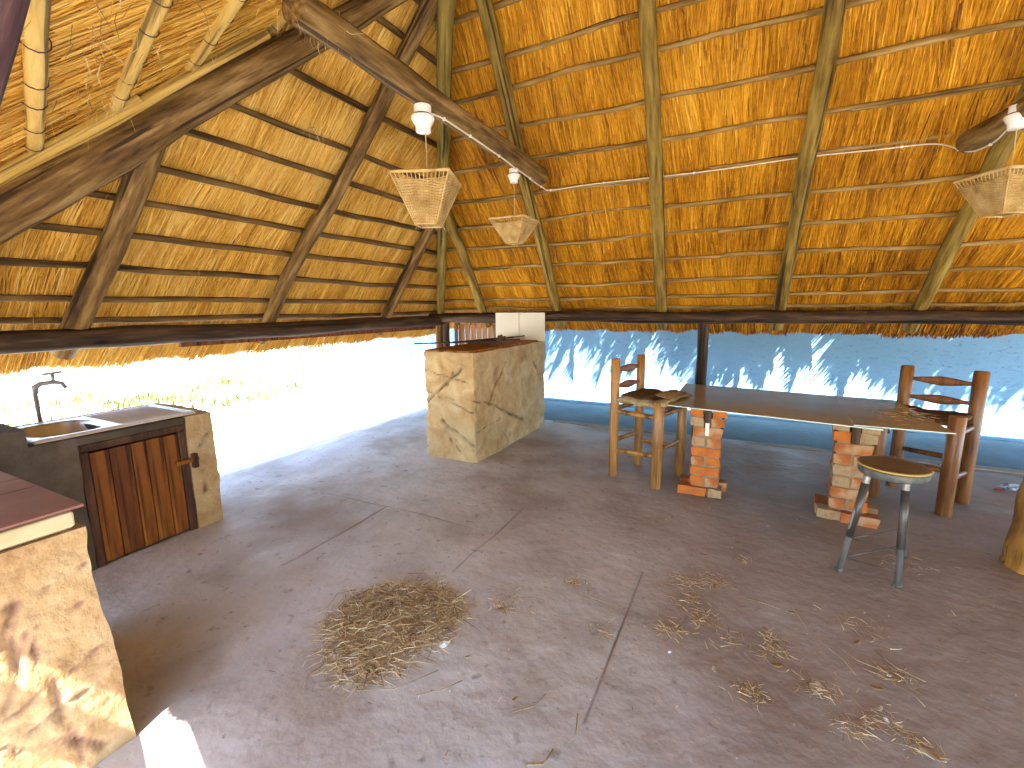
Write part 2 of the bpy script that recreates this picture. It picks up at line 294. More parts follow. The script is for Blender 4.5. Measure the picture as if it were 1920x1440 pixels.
# ------------------------------------------------------------------ ground, walls
def ground():
    b=MB(); b.v=[(-60,-60,-.1),(60,-60,-.1),(60,60,-.1),(-60,60,-.1)]; b.f=[(0,1,2,3)]
    tag(put('ground',b.mesh('ground'),M['ground']),kind='structure')
ground()
b=MB(); b.v=[(-4.32,5.60,-.06),(7,5.60,-.06),(7,6.953,-.02),(-4.32,6.953,-.02),(-4.32,5.60,-.16),(7,5.60,-.16),(7,6.953,-.16),(-4.32,6.953,-.16)]; b.f=[(0,1,2,3),(7,6,5,4),(0,4,5,1),(1,5,6,2),(2,6,7,3),(3,7,4,0)]; tag(put('wall_foot_shade',b.mesh('wall_foot_shade'),M['foot_shade']),kind='structure')  # added strip; its dark colour stands in for shade on the lower blue wall
def floor():
    xs=set(np.round(np.arange(-4.30,3.4,.03),4)); ys=set(np.round(np.arange(-1.25,5.61,.03),4))
    J=[(-2.36,1.62,2.52),(-1.41,2.0,2.97),(-.43,1.40,2.5)]
    for x,_,_ in J:
        for d in (-.009,-.004,.004,.009): xs.add(x+d)
    for d in (-.006,-.003,.003,.006): ys.add(2.52+d)
    xs=np.array(sorted(xs)); ys=np.array(sorted(ys)); X,Y=np.meshgrid(xs,ys,indexing='ij')
    Z=np.zeros_like(X); crk=np.zeros_like(X)
    for i in range(X.shape[0]):
        for j in range(0,X.shape[1]):
            pass
    # smooth random relief from summed sines
    for k in range(26):
        a=rng.uniform(0,6.28); fq=rng.uniform(1.5,16); Z+= (.0045/fq**.8)*np.sin(fq*(X*math.cos(a)+Y*math.sin(a))+rng.uniform(0,6.28)+.6*np.sin(X*2.1+k)+.6*np.cos(Y*1.7-k))
    for x,y0,y1 in J:
        g=np.exp(-((X-x)/.006)**2)*(Y>y0)*(Y<y1); f=.5+.5*np.sin(Y*3.1+x*9)*np.sin(Y*7.7); g*=.45+.55*f; Z-=.007*g; crk=np.maximum(crk,g*.8)
    g=np.exp(-((Y-2.52)/.005)**2)*(X<-1.6)*(.6+.4*np.sin(X*9)); Z-=.006*g; crk=np.maximum(crk,g*.8)
    # worn, crumbling north and west rims
    rim=np.clip((-4.22-X)/.08,0,1); Z-=rim*.03
    nx,ny=X.shape; V=np.stack([X,Y,Z],-1).reshape(-1,3).tolist()
    idx=np.arange(nx*ny).reshape(nx,ny)
    F=np.stack([idx[:-1,:-1],idx[1:,:-1],idx[1:,1:],idx[:-1,1:]],-1).reshape(-1,4).tolist()
    # skirt
    per=[idx[i,0] for i in range(nx)]+[idx[nx-1,j] for j in range(1,ny)]+[idx[i,ny-1] for i in range(nx-2,-1,-1)]+[idx[0,j] for j in range(ny-2,0,-1)]
    base=len(V); V+= [[V[p][0],V[p][1],-.14] for p in per]; k=len(per)
    F+= [(per[(q+1)%k],per[q],base+q,base+(q+1)%k) for q in range(k)]
    me=newmesh('concrete_floor',V,F,True); setattr_pt(me,'crack',list(crk.reshape(-1))+[0]*k)
    tag(put('concrete_floor',me,M['floor']),kind='structure')
floor()
# raised broken kerb strip on the north rim
def kerb():
    t=thing('kerb_strip','low crumbling cement kerb along the floor edge before the blue wall','kerb',(0,5.65,0))
    t['kind']='structure'
    x=-2.2
    while x<3.4:
        l=random.uniform(.5,1.1); b=MB(); b.box((x,5.52,-.1),(x+l-.006,5.63+random.uniform(-.015,.015),.006+random.uniform(-.002,.006)))
        me=b.mesh('kerb_segment'); bm=bmesh.new(); bm.from_mesh(me); bmesh.ops.subdivide_edges(bm,edges=bm.edges[:],cuts=6,use_grid_fill=True)
        for v in bm.verts:
            if v.co.z>-.05: v.co+=Vector((0,mnoise.noise(v.co*9)*.02,mnoise.noise(v.co*7+Vector((5,0,0)))*.005))
        bm.to_mesh(me); bm.free(); put('kerb_segment',me,M['kerb'],t); x+=l
kerb()
b=MB(); b.box((-7.5,6.95,-.15),(7,7.15,2.15)); tag(put('garden_wall',b.mesh('garden_wall'),M['wall']),'long pale blue rough plastered wall behind the shelter','wall')
b=MB(); b.box((-11.2,-8,-.15),(-11,8.4,2.1)); tag(put('boundary_wall',b.mesh('boundary_wall'),M['wall2']),'white sunlit boundary wall beyond the grass on the left','wall')
b=MB(); b.box((-10.98,8.2,-.15),(-7.52,8.4,2.1)); tag(put('boundary_wall',b.mesh('boundary_wall'),M['wall2']),'short white wall behind the leaning reed stakes','wall')
# grass
def grass():
    n=5200; x=rng.uniform(-10.9,-7.6,n)+0; y=rng.uniform(-2,6.4,n)
    keep=(np.sin(x*3.1+y*1.3)+np.sin(y*2.7-x)+rng.uniform(-1.2,1.2,n))>.1; x=x[keep];y=y[keep];n=len(x)
    P0=np.stack([x,y,np.full(n,-.1)],1); h=rng.uniform(.04,.16,n); P1=P0+np.stack([rng.normal(0,.05,n),rng.normal(0,.05,n),h],1)
    a=rng.uniform(0,6.28,n); sd=np.stack([np.cos(a),np.sin(a),0*a],1)
    o=strips('grass',P0,P1,rng.uniform(.006,.02,n),sd,rng.uniform(0,1,n),M['grassblade']); tag(o,kind='stuff')
grass()
def reeds():
    t=thing('reed_fence','thin leaning reed stakes tied with wire beside the far blue wall','fence',(-8.2,6.9,-.1))
    for i in range(13):
        x=-8.9+i*.11+random.uniform(-.03,.03); lean=random.uniform(-.18,.18)
        pole('stake',(x,7.0+random.uniform(-.03,.03),-.1),(x+lean,7.0,random.uniform(1.2,1.75)),.017,.010,M['reed'],t,n=6,step=.3)
    for z in (.35,1.0): pole('wire',(-8.95,7.0,z),(-7.5,7.0,z+.05),.006,.006,M['rod'],t,n=5,step=.3)
reeds()
# ------------------------------------------------------------------ roof geometry
nN=np.array([0,1.,1.]);dN=6.9
nW=np.array([-1.3166,0,1.]);dW=6.577
nT=np.array([-.232,-.76,1.]);dT=2.051
nE=np.array([1.3166,0,1.]);dE=1.45+1.3166*4.4
PL={'N':(nN,dN),'W':(nW,dW),'T':(nT,dT),'E':(nE,dE)}
def pl(k,o): n,d=PL[k]; return n,d+o*np.linalg.norm(n)
def isect(*ps): return np.linalg.solve(np.array([p[0] for p in ps],float),np.array([p[1] for p in ps],float))
eN=(np.array([0,1.,0]),5.85); eW=(np.array([1.,0,0]),-4.3); eE=(np.array([1.,0,0]),4.8); eT=(np.array([.232,.76,0]),-.62); eT2=(np.array([0,1.,0]),-.35)
def polyN(o): return [isect(pl('N',o),pl('W',o),eN),isect(pl('N',o),pl('E',o),eN),isect(pl('N',o),pl('E',o),pl('T',o)),isect(pl('N',o),pl('W',o),pl('T',o))]
def polyW(o): return [isect(pl('W',o),pl('T',o),eW),isect(pl('W',o),pl('N',o),eW),isect(pl('W',o),pl('N',o),pl('T',o))]
def polyT(o): return [isect(pl('T',o),pl('E',o),eT),isect(pl('T',o),eT,eT2),isect(pl('T',o),pl('W',o),eT2),isect(pl('T',o),pl('W',o),pl('N',o)),isect(pl('T',o),pl('E',o),pl('N',o))]
def polyE(o): return [isect(pl('E',o),pl('N',o),eE),isect(pl('E',o),pl('T',o),eE),isect(pl('E',o),pl('N',o),pl('T',o))]
roof=thing('thatched_shelter','open sided thatched shelter with round pole frame and low eaves','shelter',(-3.9,5.45,0))
def core(poly):
    a=poly(.155);c=poly(.40);n=len(a); V=list(a)+list(c)
    F=[tuple(range(n)),tuple(range(2*n-1,n-1,-1))]+[(i,i+n,(i+1)%n+n,(i+1)%n) for i in range(n)]
    put('thatch_layer',newmesh('thatch_layer',V,F),M['thatch_core'],roof)
for p in (polyN,polyW,polyT,polyE): core(p)
def fnoise(x,y,seed,fs):
    r=np.random.default_rng(seed); z=np.zeros_like(x)
    for f in fs:
        for k in range(5):
            a=r.uniform(0,6.28); ff=f*r.uniform(.7,1.4); z+=np.sin(ff*(x*np.cos(a)+y*np.sin(a))+r.uniform(0,6.28))
    return z/(len(fs)*5)**.5
def thatch(key,poly,dens,m,seed,lenr=(.25,.5),wr=(.0025,.006),lean=0.,fr=.09,rx=None,loose=.03,amp=1.,tadd=0.,fdark=0.):
    n,d=PL[key]; nn=n/np.linalg.norm(n)
    g=-np.array([n[0],n[1],0]); up=np.array([-n[0]*n[2],-n[1]*n[2],n[0]**2+n[1]**2]); up/=np.linalg.norm(up)
    ac=np.cross(up,nn)
    pts=np.array(poly(.145)); o=pts[0]; U=(pts-o)@ac; Vv=(pts-o)@up
    area=.5*abs(sum(U[i]*Vv[(i+1)%len(U)]-U[(i+1)%len(U)]*Vv[i] for i in range(len(U))))
    box=(U.max()-U.min())*(Vv.max()-Vv.min()); N=int(dens*box)
    u=rng.uniform(U.min(),U.max(),N); v=rng.uniform(Vv.min()-.0,Vv.max(),N)
    ins=np.zeros(N,bool)
    for i in range(len(U)):
        j=(i+1)%len(U); c=((Vv[i]>v)!=(Vv[j]>v))&(u<(U[j]-U[i])*(v-Vv[i])/(Vv[j]-Vv[i]+1e-12)+U[i]); ins^=c
    u=u[ins];v=v[ins];N=len(u)
    # along the eave: extra dense fringe
    if fr:
        ke=int(dens*1.6*(U.max()-U.min())*.22); ue=rng.uniform(U.min(),U.max(),ke); ve=rng.uniform(0,.2,ke) if key!='x' else 0
        vmin=Vv.min(); eu=ue; ev=vmin+ve
        u=np.concatenate([u,eu]); v=np.concatenate([v,ev]); N=len(u)
    L=rng.uniform(*lenr,N); vmin=Vv.min()
    ang=lean+.11*fnoise(u,v,seed,[1.2,4])+.05*fnoise(u,v,seed+1,[14])+rng.normal(0,.055,N)
    dr=np.cos(ang)[:,None]*up+np.sin(ang)[:,None]*ac
    ctr=o+u[:,None]*ac+v[:,None]*up
    dep=rng.uniform(-.012,.012,N)
    tilt=rng.normal(0,.02,N)
    P0=ctr-dr*(L/2)[:,None]+nn*(dep-tilt*0-rng.uniform(0,.012,N))[:,None]
    P1=ctr+dr*(L/2)[:,None]+nn*(dep+.006)[:,None]
    # keep lower ends from passing the eave
    ve=(P0-o)@up-vmin; lim=-(fr*(.35+.65*rng.random(N)**1.5)*(1+.35*fnoise(u,v*0,seed+5,[5,20]))) if fr else np.zeros(N)
    sh=np.clip(lim-ve,0,None); P0+=up*sh[:,None]; P1+=up*(sh*.6)[:,None]
    if key=='T':
        for (en,ek) in (eT,eT2):
            df=np.clip((ek-.02*rng.random(N)-P0@en)/(up@en),0,None); P0+=up*df[:,None]
            df=np.clip((ek+.05-P1@en)/(up@en),0,None); P1+=up*df[:,None]
    mid=(P0+P1)/2-nn*rng.uniform(0,.008,N)[:,None]
    a=rng.uniform(-.9,.9,N); side=np.cos(a)[:,None]*np.cross(dr,nn)+np.sin(a)[:,None]*nn
    tone=.56+.11*amp*fnoise(u,v,seed+2,[1.5,5])+.10*amp*fnoise(u*3,v*.6,seed+3,[12])+rng.normal(0,.15,N)
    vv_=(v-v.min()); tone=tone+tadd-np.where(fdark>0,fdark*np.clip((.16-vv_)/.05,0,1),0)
    W=rng.uniform(*wr,N)
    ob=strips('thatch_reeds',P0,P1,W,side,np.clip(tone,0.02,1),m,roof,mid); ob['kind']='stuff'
    # loose straws hanging
    k=int(N*loose*.2); ii=rng.integers(0,N,k); Pc=ctr[ii]-nn*.02; dd=dr[ii]*-1+rng.normal(0,.5,(k,3))-nn*rng.uniform(.1,.9,(k,1)); dd/=np.linalg.norm(dd,axis=1)[:,None]
    ll=rng.uniform(.03,.13,k)[:,None]; sd=np.cross(dd,rng.normal(0,1,(k,3))); sd/=np.linalg.norm(sd,axis=1)[:,None]
    q=strips('loose_straws',Pc,Pc+dd*ll+np.array([0,0,-.02]),np.full(k,.0011),sd,rng.uniform(.4,1,k),m,roof,Pc+dd*ll*.5); q['kind']='stuff'
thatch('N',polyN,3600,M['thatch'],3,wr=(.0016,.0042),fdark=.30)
thatch('W',polyW,4600,M['thatch_w'],23,lean=-.10,tadd=.17,wr=(.0012,.0032))
thatch('T',polyT,3000,M['thatch_w'],43,lenr=(.3,.6),fr=.012,tadd=.08,loose=.06,amp=.7,wr=(.0014,.0035))
thatch('E',polyE,900,M['thatch'],63,wr=(.004,.008))
# laths
def on(key,o,x=None,y=None):
    n,d=pl(key,o)
    if x is not None and y is not None: return np.array([x,y,(d-n[0]*x-n[1]*y)/n[2]])
for i,y in enumerate((3.12,3.35,3.572,3.736,3.964,4.194,4.415,4.633,4.852,5.062,5.277,5.442,5.558)):
    a=isect(pl('N',.11),pl('W',.11),(np.array([0,1.,0]),y)); c=isect(pl('N',.11),pl('E',.11),(np.array([0,1.,0]),y))
    x=a[0]
    while x<c[0]-.2:
        x2=min(c[0],x+random.uniform(2.6,3.6))
        if c[0]-x2<.8: x2=c[0]
        ex=.1 if x2<c[0] else 0
        pole('lath',(x-(.05 if x>a[0] else .03),y,a[2]+random.uniform(-.006,.006)),(x2+ex,y,a[2]+random.uniform(-.006,.006)),.022,.017,M['lath_light'],roof,wob=.024,n=8,lump=.08)
        x=x2
for x in (-2.3,-2.45,-2.62,-2.80,-3.01,-3.165,-3.33,-3.475,-3.625,-3.78,-3.93,-4.037):
    a=isect(pl('W',.11),pl('N',.11),(np.array([1.,0,0]),x)); c=isect(pl('W',.11),pl('T',.11),(np.array([1.,0,0]),x))
    if a[1]-c[1]<.2: continue
    pole('lath',(x,c[1]-.10,a[2]),(x,a[1]+.03,a[2]),.021,.026,M['lath_dark'],roof,wob=.016,n=8,lump=.08)
eT_=Vector((-.956,.292,0)).normalized()
for k,(px,py) in enumerate(((-1.55,.23),(-1.721,.635),(-1.914,1.041),(-2.111,1.455),(-2.377,2.014),(-2.4,2.5))):
    z=on('T',.13,px,py)[2]
    g=.232*px+.76*py
    n,d=pl('W',.13); P=Vector((px,py,z)) # run to the hip
    s=(d-float(n@np.array(P)))/float(n@np.array(eT_)); hip=P+eT_*(s+.02); far=P-eT_*4.2
    la=pole('lath',hip,far,.036,.030,M['lath_yellow'],roof,wob=.012,n=10,lump=.06,step=.08)
    MW,L=frame_z(hip,far)
    q=.12
    while q<1.6:
        c=hip+(far-hip).normalized()*q; d1=(far-hip).normalized(); u1=Vector(nT).normalized(); s1=d1.cross(u1).normalized()
        b=MB(); b.tube([c+.040*(math.cos(t)*u1+math.sin(t)*s1)+d1*.012*math.sin(t) for t in np.linspace(0,6.28,13)],.0022,5,False)
        put('wire_tie',b.mesh('wire_tie',True),M['rod'],la); q+=random.uniform(.2,.34)
# rafters
def raf(a,c,r0,r1,m,name='rafter',**k): return pole(name,a,c,r0,r1,m,roof,**k)
for x0,x1,y1 in ((-2.13,-1.80,2.98),(-.86,-.68,2.85),(.31,.375,2.75),(1.41,1.50,2.55),(2.6,2.6,2.5),(3.7,3.5,3.2)):
    raf((x0-.01,5.615,1.275),(x1,y1,6.88-y1),.058,.060,M['rafter'],wob=.018)
raf((-3.23,5.615,1.275),(-3.0,4.32,2.56),.06,.055,M['rafter'],wob=.02)                      # jack
raf((-4.0,5.56,1.28),(-1.70,2.62,4.17),.055,.068,M['hip'],name='hip_rafter',wob=.012)
raf((-4.06,1.355,1.23),(-3.04,1.60,2.57),.070,.070,M['pole_brown'],wob=.018)
raf((-4.07,2.765,1.22),(-2.0,3.08,3.93),.058,.062,M['pole_brown'],wob=.02)
raf((-4.07,4.33,1.22),(-3.06,4.29,2.55),.06,.06,M['pole_brown'],wob=.02)
raf((-3.99,.9,1.36),(-3.5,1.0,2.0),.06,.06,M['pole_brown'],wob=.02)
P1=Vector((-3.441,1.046,2.047));P2=Vector((-2.583,2.268,3.176)); hd=(P2-P1)
raf(P1-hd*.62,P2+hd*.62,.15,.062,M['pole_brown'],name='hip_rafter',wob=.02)
# pale split pole lying along the hip on the thatch side
sdv=Vector(nT).normalized().cross(hd.normalized()); 
if sdv.x<0: sdv=-sdv
up=Vector(nT).normalized()
raf(P1-hd*.02+sdv*.135+up*.10,P2-hd*.12+sdv*.10+up*.10,.034,.028,M['lath_yellow'],name='split_pole',wob=.015)
raf(P1-hd*.1+sdv*.19+up*.10,P1+hd*.45+sdv*.15+up*.105,.02,.02,M['lath_yellow'],name='split_pole',wob=.02)
# front slope rafters (overhead)
for px,py in ((-.2,0),(1.2,0),(2.6,0)):
    dirp=Vector((.232,.76,0)).normalized()
    a=Vector((px,-.9-.3*px,0)); c=a+dirp*3.4
    raf((a.x,a.y,on('T',0,a.x,a.y)[2]),(c.x,c.y,on('T',0,c.x,c.y)[2]),.08,.08,M['rafter'])
# east side rafters and hips
raf((4.4,5.45,1.4),tuple(isect(pl('N',0),pl('E',0),pl('T',0))),.07,.085,M['hip'],name='hip_rafter')
for y in (1.2,2.6,4.0): raf((4.45,y,1.38),(3.2 if y!=2.6 else 2.6,y-.05*0,1.45+1.3166*(1.2 if y!=2.6 else 1.8)),.08,.08,M['rafter'])
# collar beams
cA=Vector((-1.652,1.40,2.672)); cB=Vector((-1.815,4.20,2.722))
raf(cB,cA,.080,.066,M['pole_brown'],name='collar_beam',wob=.010)
cd=Vector((.159,-2.596,-.046)); c2=Vector((1.235,4.24,2.555))
raf(c2,c2+cd*1.05,.072,.066,M['pole_brown'],name='collar_beam',wob=.025)
NP1=Vector((-1.696,.486,2.021)); NP0=Vector((-1.4875,.5196,2.244)); NP0,NP1=NP0+(NP0-NP1)*2.2,NP1-(NP0-NP1)*1.5
# left near stained pole
raf(NP0,NP1,.036,.040,M['purple'],name='tie_pole',wob=.012)
# wall plates and posts
raf((-4.02,5.37,1.375),(1.0,5.37,1.388),.068,.066,M['beam'],name='wall_plate',wob=.012)
raf((.9,5.375,1.39),(4.6,5.37,1.40),.064,.066,M['beam'],name='wall_plate',wob=.012)
raf((-3.885,5.55,1.332),(-3.875,.3,1.325),.068,.072,M['beam'],name='wall_plate',wob=.010)
raf((-4.1,.40,1.38),(-1.1,-.52,1.38),.062,.062,M['beam'],name='wall_plate',wob=.01)
raf((-1.1,-.52,1.38),(4.6,-2.26,1.38),.062,.062,M['beam'],name='wall_plate',wob=.01)
raf((4.45,-2.4,1.4),(4.45,5.7,1.4),.07,.07,M['beam'],name='wall_plate',wob=.01)
b=MB(); b.box((-3.93,2.0,1.222),(-3.895,5.30,1.268)); put('fascia_board',b.mesh('fascia_board'),M['redboard'],roof)
for x,y,r,m in ((-3.948,5.45,.055,'lath_dark'),(-3.845,5.48,.052,'beam'),(-.405,5.40,.058,'beam'),(4.4,5.45,.06,'beam'),(4.45,-2.2,.06,'beam'),(4.45,1.8,.06,'beam')):
    pole('post',(x,y,-.02),(x,y,1.325),r*1.05,r,M[m],roof,wob=.008)
# hanging wisps of straw
def tuft(name,c,n,spread,ln,parent=None,down=True,flatten=0,wd=.0013,m='straw',arc=.3):
    c=np.array(c,float); P0=c+rng.normal(0,1,(n,3))*np.array(spread)
    d=rng.normal(0,1,(n,3)); 
    if down: d=d*.35+np.array([0,0,-1.])
    if flatten: d[:,2]*=flatten
    d/=np.linalg.norm(d,axis=1)[:,None]; L=rng.uniform(.4,1,n)[:,None]*ln
    P1=P0+d*L; mid=(P0+P1)/2+rng.normal(0,arc,(n,3))*L*.4*np.array([1,1,flatten or 1])
    if flatten:
        for P in (P0,P1,mid): P[:,2]=np.clip(P[:,2],.002,None)
    sd=np.cross(d,rng.normal(0,1,(n,3))); sd/=np.linalg.norm(sd,axis=1)[:,None]
    return strips(name,P0,P1,np.full(n,wd)*rng.uniform(.6,1.6,n),sd,rng.uniform(0.05,.85,n),M[m],parent,mid)
o=tuft('straw_wisp',(-2.88,2.52,2.80),16,(.03,.03,.01),.16,roof); o['kind']='stuff'
for c in ((-1.9,.85,2.42),(-2.2,1.0,2.46),(-2.6,1.1,2.42)):
    o=tuft('straw_wisp',c,22,(.12,.08,.02),.14,roof,wd=.0011); o['kind']='stuff'
o=tuft('straw_wisp',(-1.68,1.5,2.70),40,(.05,.08,.03),.14,roof,wd=.001); o['kind']='stuff'
# ------------------------------------------------------------------ wooden gate
def gate():
    t=thing('wooden_gate','small orange-brown plank gate with gaps behind the stone braai counter','gate',(-3.5,5.64,0))
    x0,x1=-3.80,-2.98
    b=MB(); b.box((x0,5.62,1.27),(x1,5.66,1.31)); put('top_rail',b.mesh('top_rail'),M['gatewood'],t)
    b=MB(); b.box((x0,5.62,.15),(x1,5.66,.20)); put('bottom_rail',b.mesh('bottom_rail'),M['gatewood'],t)
    for x in (x0,x1-.04):
        b=MB(); b.box((x,5.62,.02),(x+.04,5.66,1.268)); put('stile',b.mesh('stile'),M['gatewood'],t)
    x=x0+.047
    while x<x1-.1:
        w_=random.uniform(.075,.10); b=MB(); b.box((-w_/2,0,.2),(w_/2,.018,1.268)); put('plank',bevel(b.mesh('plank'),.003,1),M['gatewood'] if random.random()<.6 else M['lath_dark'],t,Matrix.Translation((x+w_/2,5.665,0))@Matrix.Rotation(random.uniform(-.008,.008),4,'Y')); x+=w_+random.uniform(.006,.022)
gate()
# ------------------------------------------------------------------ cracked masonry blocks
def rock_face(b,o,u,v,nrm,nu,nv,disp):
    """grid face from o spanned by u, v"""
    base=len(b.v); o=Vector(o);u=Vector(u);v=Vector(v)
    for i in range(nu+1):
        for j in range(nv+1): b.v.append(tuple(o+u*(i/nu)+v*(j/nv)))
    for i in range(nu):
        for j in range(nv):
            a=base+i*(nv+1)+j; b.f.append((a,a+nv+1,a+nv+2,a+1))
def rock_box(name,lo,hi,m,parent,cracks,res=.022,amp=.012,shape=None,MW=None):
    """box whose faces are a fine grid; cracks: list of (polyline of 3D points, width, depth)"""
    lo=Vector(lo);hi=Vector(hi); d=hi-lo; b=MB(); k=[max(2,int(d[i]/res)) for i in range(3)]
    X,Y,Z=Vector((d.x,0,0)),Vector((0,d.y,0)),Vector((0,0,d.z))
    rock_face(b,lo,X,Z,None,k[0],k[2],0); rock_face(b,lo+Y,Z,X,None,k[2],k[0],0)
    rock_face(b,lo,Z,Y,None,k[2],k[1],0); rock_face(b,lo+X,Y,Z,None,k[1],k[2],0)
    rock_face(b,lo+Z,X,Y,None,k[0],k[1],0)
    me=b.mesh(name); bm=bmesh.new(); bm.from_mesh(me); bmesh.ops.remove_doubles(bm,verts=bm.verts,dist=.0008); bm.normal_update(); bm.to_mesh(me); bm.free()
    V=np.empty(len(me.vertices)*3); me.vertices.foreach_get('co',V); V=V.reshape(-1,3); Nn=np.empty(len(V)*3); me.vertices.foreach_get('normal',Nn); Nn=Nn.reshape(-1,3)
    cr=np.zeros(len(V)); dz=np.zeros(len(V))
    for pts,wd,dp in cracks:
        pts=np.array(pts,float); best=np.full(len(V),9.)
        for a,c in zip(pts[:-1],pts[1:]):
            ab=c-a; t=np.clip(((V-a)@ab)/(ab@ab),0,1); best=np.minimum(best,np.linalg.norm(V-(a+t[:,None]*ab),axis=1))
        wv=1.25*wd*(.75+.25*np.sin(V[:,2]*37+V[:,1]*23+V[:,0]*11))+.001; g=np.exp(-(best/wv)**2); dz-=dp*g; cr=np.maximum(cr,g*.95)
        dz+=.35*dp*np.exp(-((best-2.6*wd)/(1.5*wd))**2)
    nz=np.array([mnoise.fractal(Vector(v)*3.2,1.,2.2,5) for v in V]); nz2=np.array([mnoise.noise(Vector(v)*14+Vector((3,3,3))) for v in V])
    V=V+Nn*(dz+amp*nz+amp*.35*nz2)[:,None]
    if shape: V=shape(V)
    me.vertices.foreach_set('co',V.ravel()); me.update(); autosmooth(me,60)
    setattr_pt(me,'crack',cr)
    return put(name,me,m,parent,MW)
def jag(a,c,n=6,j=.02):
    a=Vector(a);c=Vector(c); o=[]
    for i in range(n+1):
        p=a.lerp(c,i/n)
        if 0<i<n: p+=Vector((random.uniform(-j,j),random.uniform(-j,j),random.uniform(-j,j)))
        o.append(tuple(p))
    return o
# central braai block
blk=thing('braai_counter','tall tan cast stone braai counter with crack pattern and brown top','counter',(-2.55,3.64,0))
FX0,FX1,FY0,FY1,HZ=-2.845,-2.262,3.645,5.40,1.085
def fp(u,z): return (FX0+u*(FX1-FX0),FY0,z)       # front face point
def sp(v,z): return (FX1,FY0+v*(FY1-FY0),z)       # right side face point
ck=[(jag(fp(.03,.56),fp(.78,.93),8,.012),.010,.020),(jag(fp(.35,.40),fp(.97,.18),7,.012),.012,.022),(jag(fp(.3,.64),fp(1,.50),6,.012),.005,.008),
    (jag(fp(.0,.9),fp(.9,.80),6,.01),.005,.008),(jag(fp(.1,.68),fp(.6,.62),4,.012),.005,.007),(jag(fp(.5,.22),fp(.7,.1),4,.02),.009,.008),(jag(fp(.5,.76),fp(.62,.90),3,.01),.006,.010),
    (jag(sp(.16,.55),sp(.36,.92),6,.014),.013,.022),(jag(sp(.16,.55),sp(.62,.21),7,.015),.013,.022),(jag(sp(.0,.62),sp(.16,.55),4,.01),.006,.010),(jag(sp(.78,.86),sp(.93,.6),5,.014),.009,.014),
    (jag(sp(.02,.30),sp(.3,.34),4,.012),.005,.008)]
def blkshape(V):
    Z=V[:,2]; f=np.clip((.9-Z)/.06,0,1)*0
    V=V.copy(); top=(Z>.90)&(Z<1.2)
    # slightly proud, wavy upper band and flared foot
    wob=.89+.03*np.sin(V[:,1]*2.2)+.02*np.sin(V[:,0]*9)
    k=np.clip((Z-wob)/.03,0,1); s=np.where(V[:,0]>FX1-.05,1,0); V[:,0]+=s*k*.012; V[:,1]-=np.where(V[:,1]<FY0+.05,k*.010,0)
    for ex,ey in ((FX1,FY0),(FX0,FY0),(FX1,FY1)):
        dd=np.hypot(V[:,0]-ex,V[:,1]-ey); ch=.010+.012*np.sin(Z*23+ex*9)*np.sin(Z*61)+.010*np.sin(Z*11+2); pull=np.clip(ch,0.004,None)*np.exp(-(dd/.022)**2)
        V[:,0]-=np.sign(ex-(FX0+FX1)/2)*pull; V[:,1]-=np.sign(ey-(FY0+FY1)/2)*pull
    V[:,0]+=np.where(V[:,0]>FX1-.05,.012*np.clip(.12-Z,0,1)/.12,0)
    return V
rock_box('body',(FX0,FY0,-.02),(FX1,FY1,HZ),M['stone'],blk,ck,shape=blkshape,res=.0125)
b=MB(); b.box((FX0+.012,FY0+.012,HZ-.015),(FX1-.04,FY1-.02,HZ+.016)); put('top_board',bevel(b.mesh('top_board'),.003,1),M['board'],blk)
# white panel: two tiles standing on the counter
t=thing('white_tile_panel','pair of off-white tiles standing upright at the far end of the stone counter','panel',(-2.56,5.265,1.09))
for x0,x1 in ((-2.905,-2.567),(-2.562,-2.215)):
    b=MB(); b.box((x0,5.255,1.088),(x1,5.275,1.443)); put('tile',bevel(b.mesh('tile'),.003,1),M['whitetile'],t)
# rods and clump
b=MB(); b.tube([(-3.20,3.95,1.128),(-2.9,4.15,1.130),(-2.45,4.72,1.135),(-2.36,4.85,1.135)],.009,8); tag(put('fire_poker',b.mesh('fire_poker',True),M['rod']),'dark iron poker jutting past the left side of the stone counter','poker')
b=MB(); b.tube([(-2.80,4.10,1.140),(-2.62,4.6,1.148),(-2.52,5.0,1.15)],.011,8); b.tube([(-2.52,4.95,1.15),(-2.46,5.2,1.155)],.007,8); tag(put('braai_tongs',b.mesh('braai_tongs',True),M['rod']),'dark braai tongs lying along the counter board','tongs')
t=thing('grid_handle','rusty lumpy iron clump with a short handle on the counter top','iron clump',(-2.36,4.45,1.12))
b=MB()
for i in range(7):
    c=(-2.36+random.uniform(-.04,.04),4.42+random.uniform(-.05,.05),1.135+random.uniform(0,.06)); r=random.uniform(.014,.028)
    b.lathe([(r*.4,-r),(r,-r*.3),(r*.9,r*.4),(r*.3,r)],c,7)
put('clump',b.mesh('clump'),M['rust'],t); b=MB(); b.tube([(-2.36,4.42,1.135),(-2.70,4.25,1.128)],.012,8); put('handle',b.mesh('handle',True),M['rod'],t)
